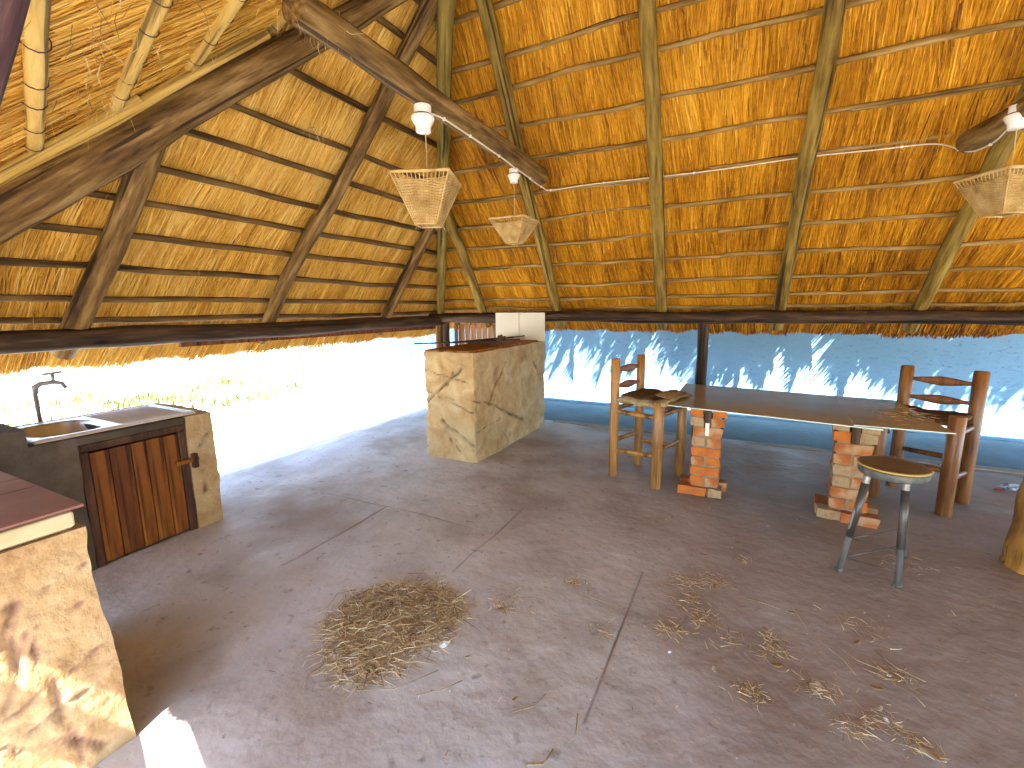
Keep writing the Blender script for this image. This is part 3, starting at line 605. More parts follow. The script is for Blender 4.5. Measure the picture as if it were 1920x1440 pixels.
# ------------------------------------------------------------------ sink counter
snk=thing('sink_counter','grey plastered sink counter with steel sink and plank cupboard door','counter',(-3.66,1.1,0))
SX=-3.31
rock_box('end_pier',(-4.02,1.665,-.02),(SX,1.84,.80),M['stone'],snk,[(jag((SX,1.72,.55),(SX,1.80,.66),3,.01),.007,.012),(jag((SX,1.70,.42),(SX,1.83,.30),4,.012),.008,.012),(jag((SX,1.73,.33),(SX,1.75,.1),4,.012),.006,.01)],amp=.010)
b=MB(); b.box((-4.02,.30,-.02),(-3.93,1.66,.80)); put('back_wall',b.mesh('back_wall'),M['cement'],snk)
rock_box('front_wall',(SX-.10,.2,-.02),(SX-.0,1.098,.798),M['cement'],snk,[],amp=.008)
b=MB(); b.box((SX-.10,1.10,.752),(SX,1.662,.797)); put('lintel',bevel(b.mesh('lintel'),.006,2),M['cement'],snk)
rock_box('raised_ledge',(-4.02,.2,.80),(SX+.012,.905,.895),M['cement'],snk,[],amp=.006)
b=MB(); b.box((-4.0,.915,.776),(SX-.005,.935,.80)); put('sink_ledge',b.mesh('sink_ledge'),M['cement'],snk)
# door frame and planks on the front
DY0,DY1,DZ0,DZ1=1.10,1.662,.0,.75
for nm,a,c in (('frame_stile',(SX-.05,DY0+.002,DZ0),(SX-.004,DY0+.045,DZ1-.045)),('frame_stile',(SX-.05,DY1-.045,DZ0),(SX-.004,DY1-.002,DZ1-.045)),('frame_rail',(SX-.05,DY0+.002,DZ1-.043),(SX-.004,DY1-.002,DZ1))):
    b=MB(); b.box(a,c); put(nm,bevel(b.mesh(nm),.003,1),M['doorframe'],snk)
b=MB(); b.box((SX-.11,DY0,0),(SX-.06,DY1,.75)); put('cupboard_inside',b.mesh('cupboard_inside'),M['doorframe'],snk)
door=None
y=DY0+.05; ws=[.092,.105,.075,.095,.085]; sc=(DY1-.05-y-.004*4)/sum(ws)
for i,w_ in enumerate(ws):
    w_*=sc; b=MB(); b.box((-.011,-w_/2,0),(.011,w_/2,DZ1-.052-.02)); me=bevel(b.mesh('plank'),.004,2)
    put('plank',me,M['planks'] if i in (0,2,3,4) else M['planks2'],snk,Matrix.Translation((SX-.022+random.uniform(-.003,.003),y+w_/2,.02+random.uniform(-.006,0)))); y+=w_+.004
b=MB(); b.box((SX+.002,1.575,.485),(SX+.022,1.715,.512)); put('latch_bar',bevel(b.mesh('latch_bar'),.004,1),M['planks'],snk,Matrix.Identity(4))
b=MB(); b.box((SX-.003,1.672,.44),(SX+.03,1.705,.54)); put('latch_keeper',bevel(b.mesh('latch_keeper'),.004,1),M['doorframe'],snk)
# steel sink: height field
def sinkmesh():
    nx,ny=150,110; x0,x1,y0,y1=-3.93,-3.345,.94,1.76
    xs=np.linspace(x0,x1,nx);ys=np.linspace(y0,y1,ny);X,Y=np.meshgrid(xs,ys,indexing='ij'); Z=np.full_like(X,.812)
    cx,cy,ax,ay=-3.63,1.14,.20,.155
    q=(np.abs((X-cx)/ax)**3.2+np.abs((Y-cy)/ay)**3.2)**(1/3.2); Z-=.13*np.clip((1.12-q)/.25,0,1)**.7*(q<1.12)
    inn=(Y>1.36)&(Y<1.72)&(X>x0+.05)&(X<x1-.05); Z+=np.where(inn,-.004+.003*np.sin(X*2*math.pi/.021),0)
    rim=np.minimum(np.minimum(X-x0,x1-X),np.minimum(Y-y0,y1-Y)); Z+=.006*np.exp(-((rim-.012)/.008)**2); Z-=np.where(rim<.003,.012,0)
    idx=np.arange(nx*ny).reshape(nx,ny); F=np.stack([idx[:-1,:-1],idx[1:,:-1],idx[1:,1:],idx[:-1,1:]],-1).reshape(-1,4)
    return newmesh('steel_sink',np.stack([X,Y,Z],-1).reshape(-1,3).tolist(),F.tolist(),True)
put('steel_sink',sinkmesh(),M['steel'],snk)
b=MB(); b.box((-4.0,1.30,.70),(SX-.1,1.66,.79)); put('bench_slab',b.mesh('bench_slab'),M['cement'],snk)
# garden tap
t=thing('garden_tap','tall grey standpipe tap behind the steel sink','tap',(-3.99,1.17,-.1))
b=MB(); b.tube([(-3.99,1.17,-.1),(-3.99,1.17,1.0)],.012,10); put('standpipe',b.mesh('standpipe',True),M['pipe'],t)
b=MB(); b.tube([(-3.99,1.17,.99),(-3.99,1.175,1.03),(-3.985,1.20,1.048),(-3.98,1.26,1.05),(-3.975,1.30,1.04),(-3.972,1.315,1.005)],[.017,.018,.016,.014,.013,.012],10); put('spout',b.mesh('spout',True),M['pipe'],t)
b=MB(); b.tube([(-3.98,1.262,1.05),(-3.98,1.262,1.105)],.010,8); b.tube([(-3.98,1.215,1.106),(-3.98,1.31,1.112)],.008,8); put('tap_handle',b.mesh('tap_handle',True),M['pipe'],t)
# ------------------------------------------------------------------ near counter
nc=thing('tiled_counter','broad tan stone counter with red-brown tiled top in the foreground','counter',(-2.2,.0,0))
nck=[(jag((-1.84,.585,.70),(-1.84,.1,.60),7,.02),.007,.006),(jag((-1.84,.50,.02),(-1.84,.44,.50),8,.015),.009,.008),(jag((-1.84,.44,.50),(-1.84,.40,.62),3,.01),.007,.006),(jag((-1.84,.57,.40),(-1.84,.36,.33),5,.012),.006,.006),(jag((-1.84,.55,.05),(-1.84,-.1,.75),8,.02),.008,.010),(jag((-1.84,.53,.28),(-1.84,.1,.22),6,.015),.006,.008),(jag((-1.84,.42,.66),(-1.84,.30,.10),8,.02),.010,.010),(jag((-1.84,.34,.45),(-1.84,-.05,.62),6,.02),.006,.008),
     (jag((-1.84,.56,.58),(-1.84,.2,.5),6,.02),.006,.007),(jag((-1.84,.5,.12),(-1.84,.22,.34),5,.015),.006,.008)]
def ncshape(V):
    V=V.copy(); Z=V[:,2]; near=V[:,0]>-1.9
    k=np.clip((Z-.77)/.03,0,1); V[:,0]+=np.where(near,k*.0,0)
    # foot swells outward and the end corner bows
    k2=np.clip((.75-Z)/.75,0,1); V[:,1]+=np.where(V[:,1]>.58,-.012*np.sin(np.clip((.80-Z)/.35,0,1)*3.14)+.04*k2,0)
    return V
rock_box('body',(-2.72,-.9,-.02),(-1.84,.60,.822),M['stone_near'],nc,nck,shape=ncshape,res=.0135,amp=.009)
b=MB(); 
# lip with chamfered underside
P=[(-1.87,.818),(-1.832,.842),(-1.832,.885),(-1.855,.888),(-2.72,.888),(-2.72,.818)]
for y in (-.92,.575): b.v+=[(x,y,z) for x,z in P]
n_=len(P); b.f+=[(i,(i+1)%n_,(i+1)%n_+n_,i+n_) for i in range(n_)][::-1]; b.f+=[tuple(range(n_-1,-1,-1)),tuple(range(n_,2*n_))]
me=b.mesh('lip'); bm=bmesh.new(); bm.from_mesh(me); bmesh.ops.recalc_face_normals(bm,faces=bm.faces); bm.to_mesh(me); bm.free()
put('lip',bevel(me,.006,2),M['plaster_lip'],nc)
xx=-1.838
for j,wx in enumerate((.342,.158,.35)):
    yy=.605
    while yy>-.9:
        ly=.345; b=MB(); b.box((xx-wx+.004,yy-ly+.004,.889),(xx,yy,.900)); put('tile',bevel(b.mesh('tile'),.0025,1),M['tile'],nc); yy-=ly
    xx-=wx
# ------------------------------------------------------------------ brick pillar glass table
tb=thing('glass_table','long glass topped table on two brick pillars','table',(.25,3.9,0))
bricks=[]
for i in range(4):
    b=MB(); b.box((-.109,-.0505,-.035),(.109,.0505,.035)); me=b.mesh('brick'); bm=bmesh.new(); bm.from_mesh(me); bmesh.ops.subdivide_edges(bm,edges=bm.edges[:],cuts=3,use_grid_fill=True)
    for v in bm.verts:
        q=Vector((mnoise.noise(v.co*22+Vector((i*9,0,0))),mnoise.noise(v.co*22+Vector((i*9,5,0))),mnoise.noise(v.co*22+Vector((i*9,0,5))))); v.co=v.co+q*.008
        e=[abs(v.co[k])>l*.9 for k,l in enumerate((.109,.0505,.035))]
        if sum(e)>=2: v.co*=.965
    bm.to_mesh(me); bm.free(); autosmooth(me,50); bricks.append(me)
def bobj(c,rz,parent,long=1.):
    me=random.choice(bricks); mt=M[random.choices(['brick','brick2','brick3'],[6,3,3])[0]]
    o=bpy.data.objects.new('brick',me); C.objects.link(o)
    if not me.materials: me.materials.append(M['brick'])
    o.material_slots[0].link='OBJECT'; o.material_slots[0].material=mt
    MW=Matrix.Translation(c)@Matrix.Rotation(rz,4,'Z')@Matrix.Rotation(random.uniform(-.015,.015),4,'X')@Matrix.Diagonal((long,1,1,1)); WM[o.name]=MW; o.parent=parent; o.matrix_basis=inv_parent(parent)@MW; return o
def pillar(cx,cy,rz,base):
    R_=Matrix.Translation((cx,cy,0))@Matrix.Rotation(rz,4,'Z')
    b=MB(); b.box((-.098,-.098,0),(.098,.098,.585)); b.box((-.098,-.098,.585),(-.035,.098,.71)); b.box((.035,-.098,.585),(.098,.098,.71))
    p=put('pillar',b.mesh('pillar'),M['mortar'],tb,R_)
    def B(x,y,z,r,l=1.): v=R_@Vector((x,y,z)); bobj((v.x+random.uniform(-.004,.004),v.y+random.uniform(-.004,.004),v.z),rz+r+random.uniform(-.02,.02),p,l)
    for x,y,r,l in base: B(x,y,.037,r,l)
    for k in range(8):
        z=.12+k*.0805
        if k<6:
            if k%2==0:
                for x in (-.057,.057): B(x,0,z,math.pi/2)
            else:
                for y in (-.057,.057): B(0,y,z,0)
        elif k==6:
            for x in (-.076,.076): B(x,0,z,math.pi/2,1.0)
        else:
            for x in (-.082,.082): B(x,0,z-.004,math.pi/2,.96)
    b=MB(); b.box((-.024,-.112,.56),(.026,.11,.725)); put('timber_insert',bevel(b.mesh('timber_insert'),.003,1),M['beam'],tb,R_)
    return R_
R1=pillar(-.215,3.90,.03,[(-.085,-.085,0,1.),(.085,-.085,math.pi/2,.5),(-.085,.085,0,1.),(.085,.085,0,.8),(0,0,0,1)])
b=MB(); b.box((-.014,-.122,.50),(.014,-.115,.60)); br=put('bracket',bevel(b.mesh('bracket'),.001,1),M['bracket'],tb,R1)
b=MB()
for z in (.515,.575): b.lathe([(.005,0),(.005,.004)],(0,0,0),8)
R2=pillar(.735,3.86,-.10,[(-.09,-.10,0,.75),(.07,-.11,0,1.),(-.135,.03,math.pi/2,1.),(.08,.1,0,1.),(0,0,0,1)])
def pane(corners,z,th,name='glass_pane'):
    V=[(x,y,z) for x,y in corners]+[(x,y,z+th) for x,y in corners]; F=[(3,2,1,0),(4,5,6,7)]
    o=put(name,newmesh(name,V,F+[(i,(i+1)%4,(i+1)%4+4,i+4) for i in range(4)]),M['glass'],tb)
    o.data.materials.append(M['glassedge'])
    for i in range(2,6): o.data.polygons[i].material_index=1
pane([(-.50,3.66),(.80,3.455),(.86,4.60),(-.49,4.80)],.738,.006)
pane([(.66,3.49),(1.15,3.50),(1.10,4.56),(.70,4.58)],.7455,.006)
# dry debris on the glass
o=tuft('dry_plant_litter',(1.0,3.95,.757),150,(.09,.14,.002),.07,None,down=False,flatten=.06,m='straw',wd=.002)
V=o.data.vertices
for v in V: v.co.z=max(v.co.z,.754)
tag(o,'dry brown plant litter lying on the right end of the glass table','litter',kind='stuff')
# ------------------------------------------------------------------ bar chairs
def postmesh(b,p,h,r,lean=(0,0)):
    b.tube([(p[0],p[1],0),(p[0],p[1],h*.5),(p[0]+lean[0],p[1]+lean[1],h-.008),(p[0]+lean[0],p[1]+lean[1],h)],[r*.97,r,r*1.0,r*.86],16)
def chair(loc,rz,label,h,mats,seat,fw=.43,fd=.42,r=.039,seatz=.69):
    t=thing('bar_chair',label,'chair',loc,rz,'log bar chairs at the glass table'); MW=WM[t.name]; pm,sm,rm=mats
    for sy in (-1,1):
        for sx in (-1,1):
            p=(sx*fd/2,sy*fw/2); hh=h if sx<0 else .735
            b=MB(); postmesh(b,p,hh,r*(1 if sx<0 else 1.08)); put('back_post' if sx<0 else 'front_leg',autosmooth(b.mesh('leg'),50),pm,t,MW)
    def rung(a,c,rr,name='rung',mm=None):
        b=MB(); a=Vector(a);c=Vector(c); b.tube([a,a.lerp(c,.15),a.lerp(c,.5),a.lerp(c,.85),c],[rr*.7,rr*.95,rr*1.05,rr*.95,rr*.7],10); put(name,b.mesh(name,True),mm or rm,t,MW)
    for sy in (-1,1):
        y=sy*fw/2; rung((-fd/2,y,.60),(fd/2,y,.60),.021,'seat_rail',pm); rung((-fd/2,y,.245),(fd/2,y,.275),.021,'rung',pm)
    for sx in (-1,1):
        x=sx*fd/2; rung((x,-fw/2,.62),(x,fw/2,.62),.021,'seat_rail'); rung((x,-fw/2,.33),(x,fw/2,.33),.020)
    for z in (h-.10,h-.245):
        b=MB(); y0=-fw/2+r*.6; L=fw-2*r*.6
        prof=[(0,.014,.012),(.12,.017,.013),(.35,.032,.016),(.5,.038,.017),(.65,.032,.016),(.88,.017,.013),(1,.014,.012)]
        base=0
        for k,(u,hz,hx) in enumerate(prof):
            for a in range(10):
                an=2*math.pi*a/10; b.v.append((-fd/2+hx*math.cos(an)*(1),y0+u*L,z+hz*math.sin(an)))
        for k in range(len(prof)-1):
            for a in range(10): b.f.append((k*10+a,k*10+(a+1)%10,(k+1)*10+(a+1)%10,(k+1)*10+a))
        b.f.append(tuple(range(10))[::-1]); b.f.append(tuple(range(60,70)))
        put('back_slat',autosmooth(b.mesh('back_slat'),60),M['slatwood'],t,MW)
    seat(t,MW,fd,fw,seatz)
    return t
def gridslab(name,x0,x1,y0,y1,ztop,th,fz,n=26):
    xs=np.linspace(x0,x1,n);ys=np.linspace(y0,y1,n); V=[];F=[]
    for s in (1,0):
        for i,x in enumerate(xs):
            for j,y in enumerate(ys):
                e=min(i,j,n-1-i,n-1-j)/3; rd=max(0,1-e)**2*th*.35
                z=ztop+fz((x-x0)/(x1-x0),(y-y0)/(y1-y0))
                V.append((x,y,z-rd if s else z-th+rd))
    N2=n*n
    for i in range(n-1):
        for j in range(n-1):
            a=i*n+j; F.append((a,a+n,a+n+1,a+1)); F.append((N2+a,N2+a+1,N2+a+n+1,N2+a+n))
    per=[i*n for i in range(n)]+[(n-1)*n+j for j in range(1,n)]+[i*n+n-1 for i in range(n-2,-1,-1)]+[j for j in range(n-2,0,-1)]
    k=len(per); F+=[(per[(q+1)%k],per[q],N2+per[q],N2+per[(q+1)%k]) for q in range(k)]
    return newmesh(name,V,F,True)
def seatA(t,MW,fd,fw,z):
    f=lambda u,v: .008*math.sin(u*5)+.008*mnoise.noise((u*3,v*3,2))+.05*max(0,u-.75)*4*(.55+.45*math.sin(v*5+1))-.015*math.exp(-((u-.45)/.1)**2)
    put('seat_pad',gridslab('seat_pad',-fd/2+.03,fd/2+.09,-fw/2-.03,fw/2+.02,.745,.075,f),M['foam'],t,MW)
    f2=lambda u,v: f(u*.74+.02,v)+.001
    put('seat_cover',gridslab('seat_cover',-fd/2+.035,fd/2-.04,-fw/2-.025,fw/2+.02,.752,.012,f2),M['leather'],t,MW)
    f3=lambda u,v: .06-.035*u+.008*mnoise.noise((u*3,v*3,7))+.01*math.sin(v*4)
    put('torn_flap',gridslab('torn_flap',fd/2-.05,fd/2+.10,-fw/2+.02,fw/2-.03,.735,.010,f3,12),M['foam'],t,MW)
def seatB(t,MW,fd,fw,z):
    f=lambda u,v: -.012*math.sin(u*math.pi)*math.sin(v*math.pi)+.012*mnoise.noise((u*5,v*5,4))
    put('seat_pad',gridslab('seat_pad',-fd/2+.02,fd/2+.01,-fw/2+.0,fw/2-.0,.70,.05,f),M['hide'],t,MW)
    b=MB(); b.tube([(fd/2+.005,-fw/2,.66),(fd/2-.16,-fw/2+.0,.50)],.02,8); put('brace',b.mesh('brace',True),M['pine_dark'],t,MW)
c=((-.959-.886-.533-.467)/4,(3.903+4.335+3.782+4.184)/4,0)
chair(c,math.atan2(-.14,.42),'honey pine log bar chair with torn brown cushion left of the table',1.062,(M['pine'],M['pine'],M['pine']),seatA)
c=((1.21+1.562+1.01+1.334)/4,(4.737+4.5+4.369+4.136)/4,0)
chair(c,math.atan2(-.366,-.214),'reddish log bar chair with dark hide seat behind the right table end',1.015,(M['pine_dark'],M['pine_dark'],M['pine_dark']),seatB,r=.045)
# ------------------------------------------------------------------ round stool
st=thing('round_stool','low round stool with scuffed brown seat and black metal legs','stool',(.78,3.09,0))
b=MB(); b.lathe([(.148,.575),(.156,.582),(.158,.60),(.156,.615)],(.78,3.09,0),36); put('seat_band',autosmooth(b.mesh('seat_band'),50),M['bandmetal'],st)
b=MB(); b.lathe([(.1,.616),(.156,.616),(.160,.622),(.156,.634),(.12,.640),(.06,.636),(.002,.634)],(.78,3.09,0),36); put('seat_pad',autosmooth(b.mesh('seat_pad'),60),M['vinyl'],st)
b=MB(); b.tube([(.78+.159*math.cos(a),3.09+.159*math.sin(a),.628) for a in np.linspace(0,2*math.pi,37)],.0045,6,False); put('piping',b.mesh('piping',True),M['piping'],st)
feet=[(.572,2.985),(.825,2.935),(.94,3.33)]
tops=[(.655,3.02),(.815,2.985),(.86,3.17)]
for (fx,fy),(tx,ty) in zip(feet,tops):
    b=MB(); b.tube([(tx,ty,.585),(tx+.0,ty,.56),((tx+fx)/2,(ty+fy)/2,.30),(fx,fy,.0)],[.017,.018,.017,.016],12); lg=put('leg',b.mesh('leg',True),M['greymetal'],st)
    a=Vector((tx,ty,.56)); q=Vector((fx,fy,0)); b=MB(); b.tube([a.lerp(q,.05),a.lerp(q,.62)],.0195,12); put('black_tape',b.mesh('black_tape',True),M['blackmetal'],lg)
    b=MB(); b.tube([(fx,fy,.0),(fx,fy,.02)],.020,12); put('foot_cap',b.mesh('foot_cap',True),M['blackmetal'],lg)
for z in (.20,.085):
    k=z/.56; P=[Vector((f[0]+(t_[0]-f[0])*k,f[1]+(t_[1]-f[1])*k,z)) for f,t_ in zip(feet,tops)]
    for i in range(3):
        b=MB(); b.tube([P[i],P[(i+1)%3]],.004,6); put('brace_rod',b.mesh('brace_rod'),M['blackmetal'],st)
# ------------------------------------------------------------------ log stump
t=thing('log_stump','peeled golden log stump at the right edge of the floor','stump',(1.63,3.47,0))
def logm():
    n,k=40,40; V=[];F=[]
    for j in range(k+1):
        z=.605*j/k
        for q in range(n):
            a=2*math.pi*q/n; r=.188*(1+.04*math.sin(2*a+1)+.03*math.sin(3*a))+.012*mnoise.noise((math.cos(a)*3,math.sin(a)*3,z*6))+.01*mnoise.noise((math.cos(a)*8,math.sin(a)*8,z*9))+(.008 if z<.02 else 0)
            if j in(0,k): r-=.006
            V.append((1.63+.03*(j/k)+r*math.cos(a),3.47+r*math.sin(a),z))
    for j in range(k):
        for q in range(n): F.append((j*n+q,j*n+(q+1)%n,(j+1)*n+(q+1)%n,(j+1)*n+q))
    F.append(tuple(range(n))[::-1]); F.append(tuple(k*n+q for q in range(n))); return autosmooth(newmesh('log',V,F),50)
put('log',logm(),M['log'],t)
b=MB()
for z,a in ((.42,3.5),(.30,4.05),(.18,3.7),(.5,4.3),(.2,4.4),(.36,4.5)):
    c=Vector((1.64+.188*math.cos(a),3.47+.188*math.sin(a),z)); o_=Vector((math.cos(a),math.sin(a),0)); s_=Vector((-math.sin(a),math.cos(a),0))
    for sc_ in (1.,.6): b.tube([c+o_*.002+ (s_*math.cos(u)*.020+Vector((0,0,1))*math.sin(u)*.032)*sc_ for u in np.linspace(0,6.28,13)],.0035,5,False)
put('knot_rings',b.mesh('knot_rings',True),M['pole_brown'],t)
# ------------------------------------------------------------------ light fittings, baskets, cable
def fitting(loc,label,zt,zb):
    t=thing('light_fitting',label,'light fitting',(loc[0],loc[1],zt),0,'white lamp holders under the collar beams'); h=zt-zb; s=h/.15
    b=MB(); b.lathe([(.030*s,0),(.052*s,-.002*s),(.052*s,-.048*s),(.045*s,-.05*s)],(loc[0],loc[1],zt),24); put('base',autosmooth(b.mesh('base'),50),M['white'],t)
    b=MB(); b.lathe([(.046*s,-.0505*s),(.057*s,-.051*s),(.057*s,-.056*s),(.046*s,-.0565*s)],(loc[0],loc[1],zt),24); put('gasket',b.mesh('gasket'),M['maroon'],t)
    b=MB(); b.lathe([(.055*s,-.0575*s),(.068*s,-.062*s),(.070*s,-.075*s),(.060*s,-.095*s),(.047*s,-.115*s),(.044*s,-.148*s),(.038*s,-.15*s)],(loc[0],loc[1],zt),24); put('holder',autosmooth(b.mesh('holder'),60),M['white'],t)
def basket(loc,rz,label,zt,zb,zs,ts=.175,bs=.066):
    t=thing('basket_lampshade',label,'lampshade',(loc[0],loc[1],zt),rz,'woven basket lampshades hanging below the beams'); MW=Matrix.Translation((loc[0],loc[1],0))@Matrix.Rotation(rz,4,'Z')
    cor=[(1,1),(-1,1),(-1,-1),(1,-1)]
    def ringpts(s,z,k=14,amp=0,ph=0,sag=0):
        o=[]
        for e in range(4):
            a=cor[e];c_=cor[(e+1)%4]
            for i in range(k):
                u=i/k; w_=amp*(1 if (i+ph)%2 else -1); x=a[0]+(c_[0]-a[0])*u; y=a[1]+(c_[1]-a[1])*u
                nx,ny=((0,1),(-1,0),(0,-1),(1,0))[e]
                o.append((x*s+nx*w_,y*s+ny*w_,z-sag*math.sin(u*math.pi)+random.uniform(-.0008,.0008)))
        o.append(o[0]); return o
    b=MB(); 
    for q in range(2): b.tube(ringpts(ts-q*.006,zt-q*.004),.0065,6,False)
    put('top_rim',b.mesh('top_rim',True),M['wicker'],t,MW)
    b=MB(); b.tube(ringpts(bs,zb),.007,6,False); put('bottom_rim',b.mesh('bottom_rim',True),M['wicker'],t,MW)
    b=MB(); H_=zt-zb; n=30
    for i in range(n):
        u=i/(n-1); z=zt-.035*1-(H_-.035)*u; f=(zt-z)/H_; s=ts+(bs-ts)*f
        b.tube(ringpts(s,z,14,.004,i%2,sag=.01*(1-u)),.0034,4,False)
    put('weave',b.mesh('weave',True),M['wicker'],t,MW)
    b=MB()
    for e in range(4):
        a=cor[e];c_=cor[(e+1)%4]
        for i in range(0,14):
            u=i/14; x=a[0]+(c_[0]-a[0])*u; y=a[1]+(c_[1]-a[1])*u; rr=.0048 if i==0 else .0028
            b.tube([(x*ts,y*ts,zt),(x*(ts+(bs-ts)*.5),y*(ts+(bs-ts)*.5),(zt+zb)/2),(x*bs,y*bs,zb)],rr,4,False)
    put('stakes',b.mesh('stakes',True),M['wicker'],t,MW)
    b=MB()
    for x,y in ((1,0),(-1,0)): b.tube([(x*ts,0,zt-.01),(0,0,zt-.03)],.002,4)
    put('cross_string',b.mesh('cross_string'),M['string'],t,MW)
    b=MB(); b.tube([(0,0,zs),(.004,0,(zs+zt)/2),(0,0,zt-.03)],.0028,5); put('hanging_string',b.mesh('hanging_string'),M['string'],t,MW)
    o=tuft('frayed_ends',(loc[0],loc[1],zb),24,(bs*.6,bs*.6,.003),.05,t,wd=.0008); o['kind']='stuff'
VA=math.atan2(.879,-.447)
def beamz(y): return cB.z+(cA.z-cB.z)*(cB.y-y)/(cB.y-cA.y)
fitting((-1.70,2.262),'white lamp holder midway along the left collar beam',2.625,2.485) 
basket((-1.70,2.28),.38,'largest woven basket lampshade in front of the corner rafter',2.245,1.985,2.50,.165,.062)
fitting((-1.777,3.56),'white lamp holder near the far end of the left collar beam',2.625,2.515)
basket((-1.777,3.56),.0,'small woven basket lampshade hanging near the second rafter',2.225,2.04,2.52,.155,.055)
fitting((1.232,3.60),'white lamp holder at the right edge of the photo',2.55,2.43)
basket((1.235,3.60),.45,'woven basket lampshade cut by the right edge of the photo',2.20,1.99,2.44,.155,.062)
def cable():
    t=thing('electric_cable','thin cream cable clipped along the left collar beam and a roof lath','cable',(-1.9,4.3,2.65))
    pts=[(-1.66,2.28,2.585),(-1.665,2.42,2.602),(-1.685,2.66,2.612),(-1.70,2.95,2.614),(-1.72,3.3,2.615),(-1.735,3.52,2.61),(-1.755,3.75,2.616),(-1.78,4.05,2.616),(-1.80,4.22,2.625),(-1.77,4.345,2.625),(-1.41,4.352,2.632),(-.876,4.363,2.625),(-.273,4.368,2.617),(.291,4.364,2.625),(.786,4.371,2.613),(1.10,4.37,2.60),(1.22,4.20,2.485),(1.265,4.0,2.465),(1.25,3.78,2.472),(1.235,3.65,2.49)]
    P=[Vector(p) for p in pts]; sm=[]
    for i in range(len(P)-1):
        p0=P[max(i-1,0)];p1=P[i];p2=P[i+1];p3=P[min(i+2,len(P)-1)]
        for u in np.linspace(0,1,6,endpoint=False):
            sm.append(.5*((2*p1)+(p2-p0)*u+(2*p0-5*p1+4*p2-p3)*u*u+(3*p1-p0-3*p2+p3)*u**3))
    sm.append(P[-1]); b=MB(); b.tube(sm,.0052,6); put('cable_run',b.mesh('cable_run',True),M['cable'],t)
    for i in range(6,len(sm)-4,8):
        b=MB(); c=sm[i]; b.box((c.x-.007,c.y-.007,c.z-.008),(c.x+.007,c.y+.007,c.z+.008)); put('clip',b.mesh('clip'),M['white'],t)
cable()
# ------------------------------------------------------------------ floor litter
def pile():
    n=5200
    # irregular footprint
    P=[]; 
    poly=[(-1.70,1.33),(-1.75,1.55),(-1.62,1.74),(-1.38,1.84),(-1.17,1.76),(-1.13,1.60),(-1.17,1.47),(-1.22,1.36),(-1.19,1.27),(-1.33,1.15),(-1.44,1.17)]
    pc=np.array(poly); 
    while len(P)<n:
        x=random.uniform(-1.8,-1.05);y=random.uniform(1.1,1.9); ins=False
        jx=x+random.gauss(0,.03);jy=y+random.gauss(0,.03)
        for i in range(len(poly)):
            a=poly[i];c=poly[(i+1)%len(poly)]
            if (a[1]>jy)!=(c[1]>jy) and jx<(c[0]-a[0])*(jy-a[1])/(c[1]-a[1])+a[0]: ins=not ins
        if ins: P.append((x,y))
    P=np.array(P); cz=.035*np.clip(1-np.linalg.norm((P-[-1.42,1.52])/[.36,.38],axis=1),0,1)
    P0=np.stack([P[:,0],P[:,1],.004+cz*rng.uniform(0,1,n)+rng.uniform(0,.008,n)],1)
    a=rng.uniform(0,6.28,n); L=rng.uniform(.015,.085,n)*np.where(rng.random(n)<.06,1.8,1); d=np.stack([np.cos(a),np.sin(a),rng.normal(0,.10,n)],1)
    P1=P0+d*L[:,None]; mid=(P0+P1)/2+np.stack([rng.normal(0,.14,n)*L,rng.normal(0,.14,n)*L,rng.uniform(0,.16,n)*L],1)
    for Q in (P1,mid): Q[:,2]=np.clip(Q[:,2],.003,None)
    sd=np.cross(d,rng.normal(0,1,(n,3))*[.4,.4,1]); sd/=np.linalg.norm(sd,axis=1)[:,None]
    o=strips('straw_pile',P0,P1,rng.uniform(.0008,.002,n),sd,np.clip(rng.normal(.52,.28,n),0,1),M['straw'],None,mid)
    tag(o,'large flat heap of dry straw swept together on the concrete floor','straw heap',kind='stuff')
pile()
CL=[((-1.02,1.835),110,.04,'small straw clump just right of the big straw heap'),((-.19,2.50),90,.045,'straw clump at the corner of the bent straw trail'),((-.03,2.57),90,.05,'straw wisp forming the right arm of the bent trail'),((-.16,2.33),80,.05,'straw wisp midway down the bent trail'),
((-.10,2.19),90,.035,'dense straw clump at the lower end of the bent trail'),((.02,2.11),50,.06,'thin straw streak trailing away from the bent trail'),((-.222,2.047),110,.035,'round straw tuft left of the bent straw trail'),((.205,2.19),70,.03,'straw clump ending in a pale twig, mid floor'),((.215,2.10),80,.035,'straw clump with a pale leaf in front of the stool'),
((.12,1.82),110,.03,'round reddish straw tuft near the bottom of the photo'),((.36,1.96),90,.04,'straw tuft holding a big pale leaf'),((.64,2.17),80,.035,'straw clump at the end of a long stalk'),((.56,2.46),90,.06,'flat straw streak in front of the stool legs'),((.52,1.88),80,.04,'straw tuft with a white scrap near the bottom right'),((.62,1.81),60,.03,'straw tuft beside a pale curled leaf at the bottom right'),((.43,1.80),60,.03,'faint straw tuft at the bottom edge'),((-.75,2.2),50,.03,'tiny straw tuft on the middle of the floor'),((-.5,1.9),36,.035,'faint straw tuft beside the long floor groove'),
((.93,3.25),60,.08,'dusty straw scatter behind the round stool'),((.1,2.86),30,.03,'tiny tuft with a seed pod left of the stool'),((-.98,1.96),30,.05,'thin straw scatter behind the small clump')]
for (x,y),n,s,lb in CL:
    o=tuft('straw_clump',(x,y,.006),n,(s,s*.8,.003),.055,None,down=False,flatten=.18,wd=.0010,arc=.15); tag(o,lb,'straw clump',kind='stuff',group='small straw clumps on the floor')
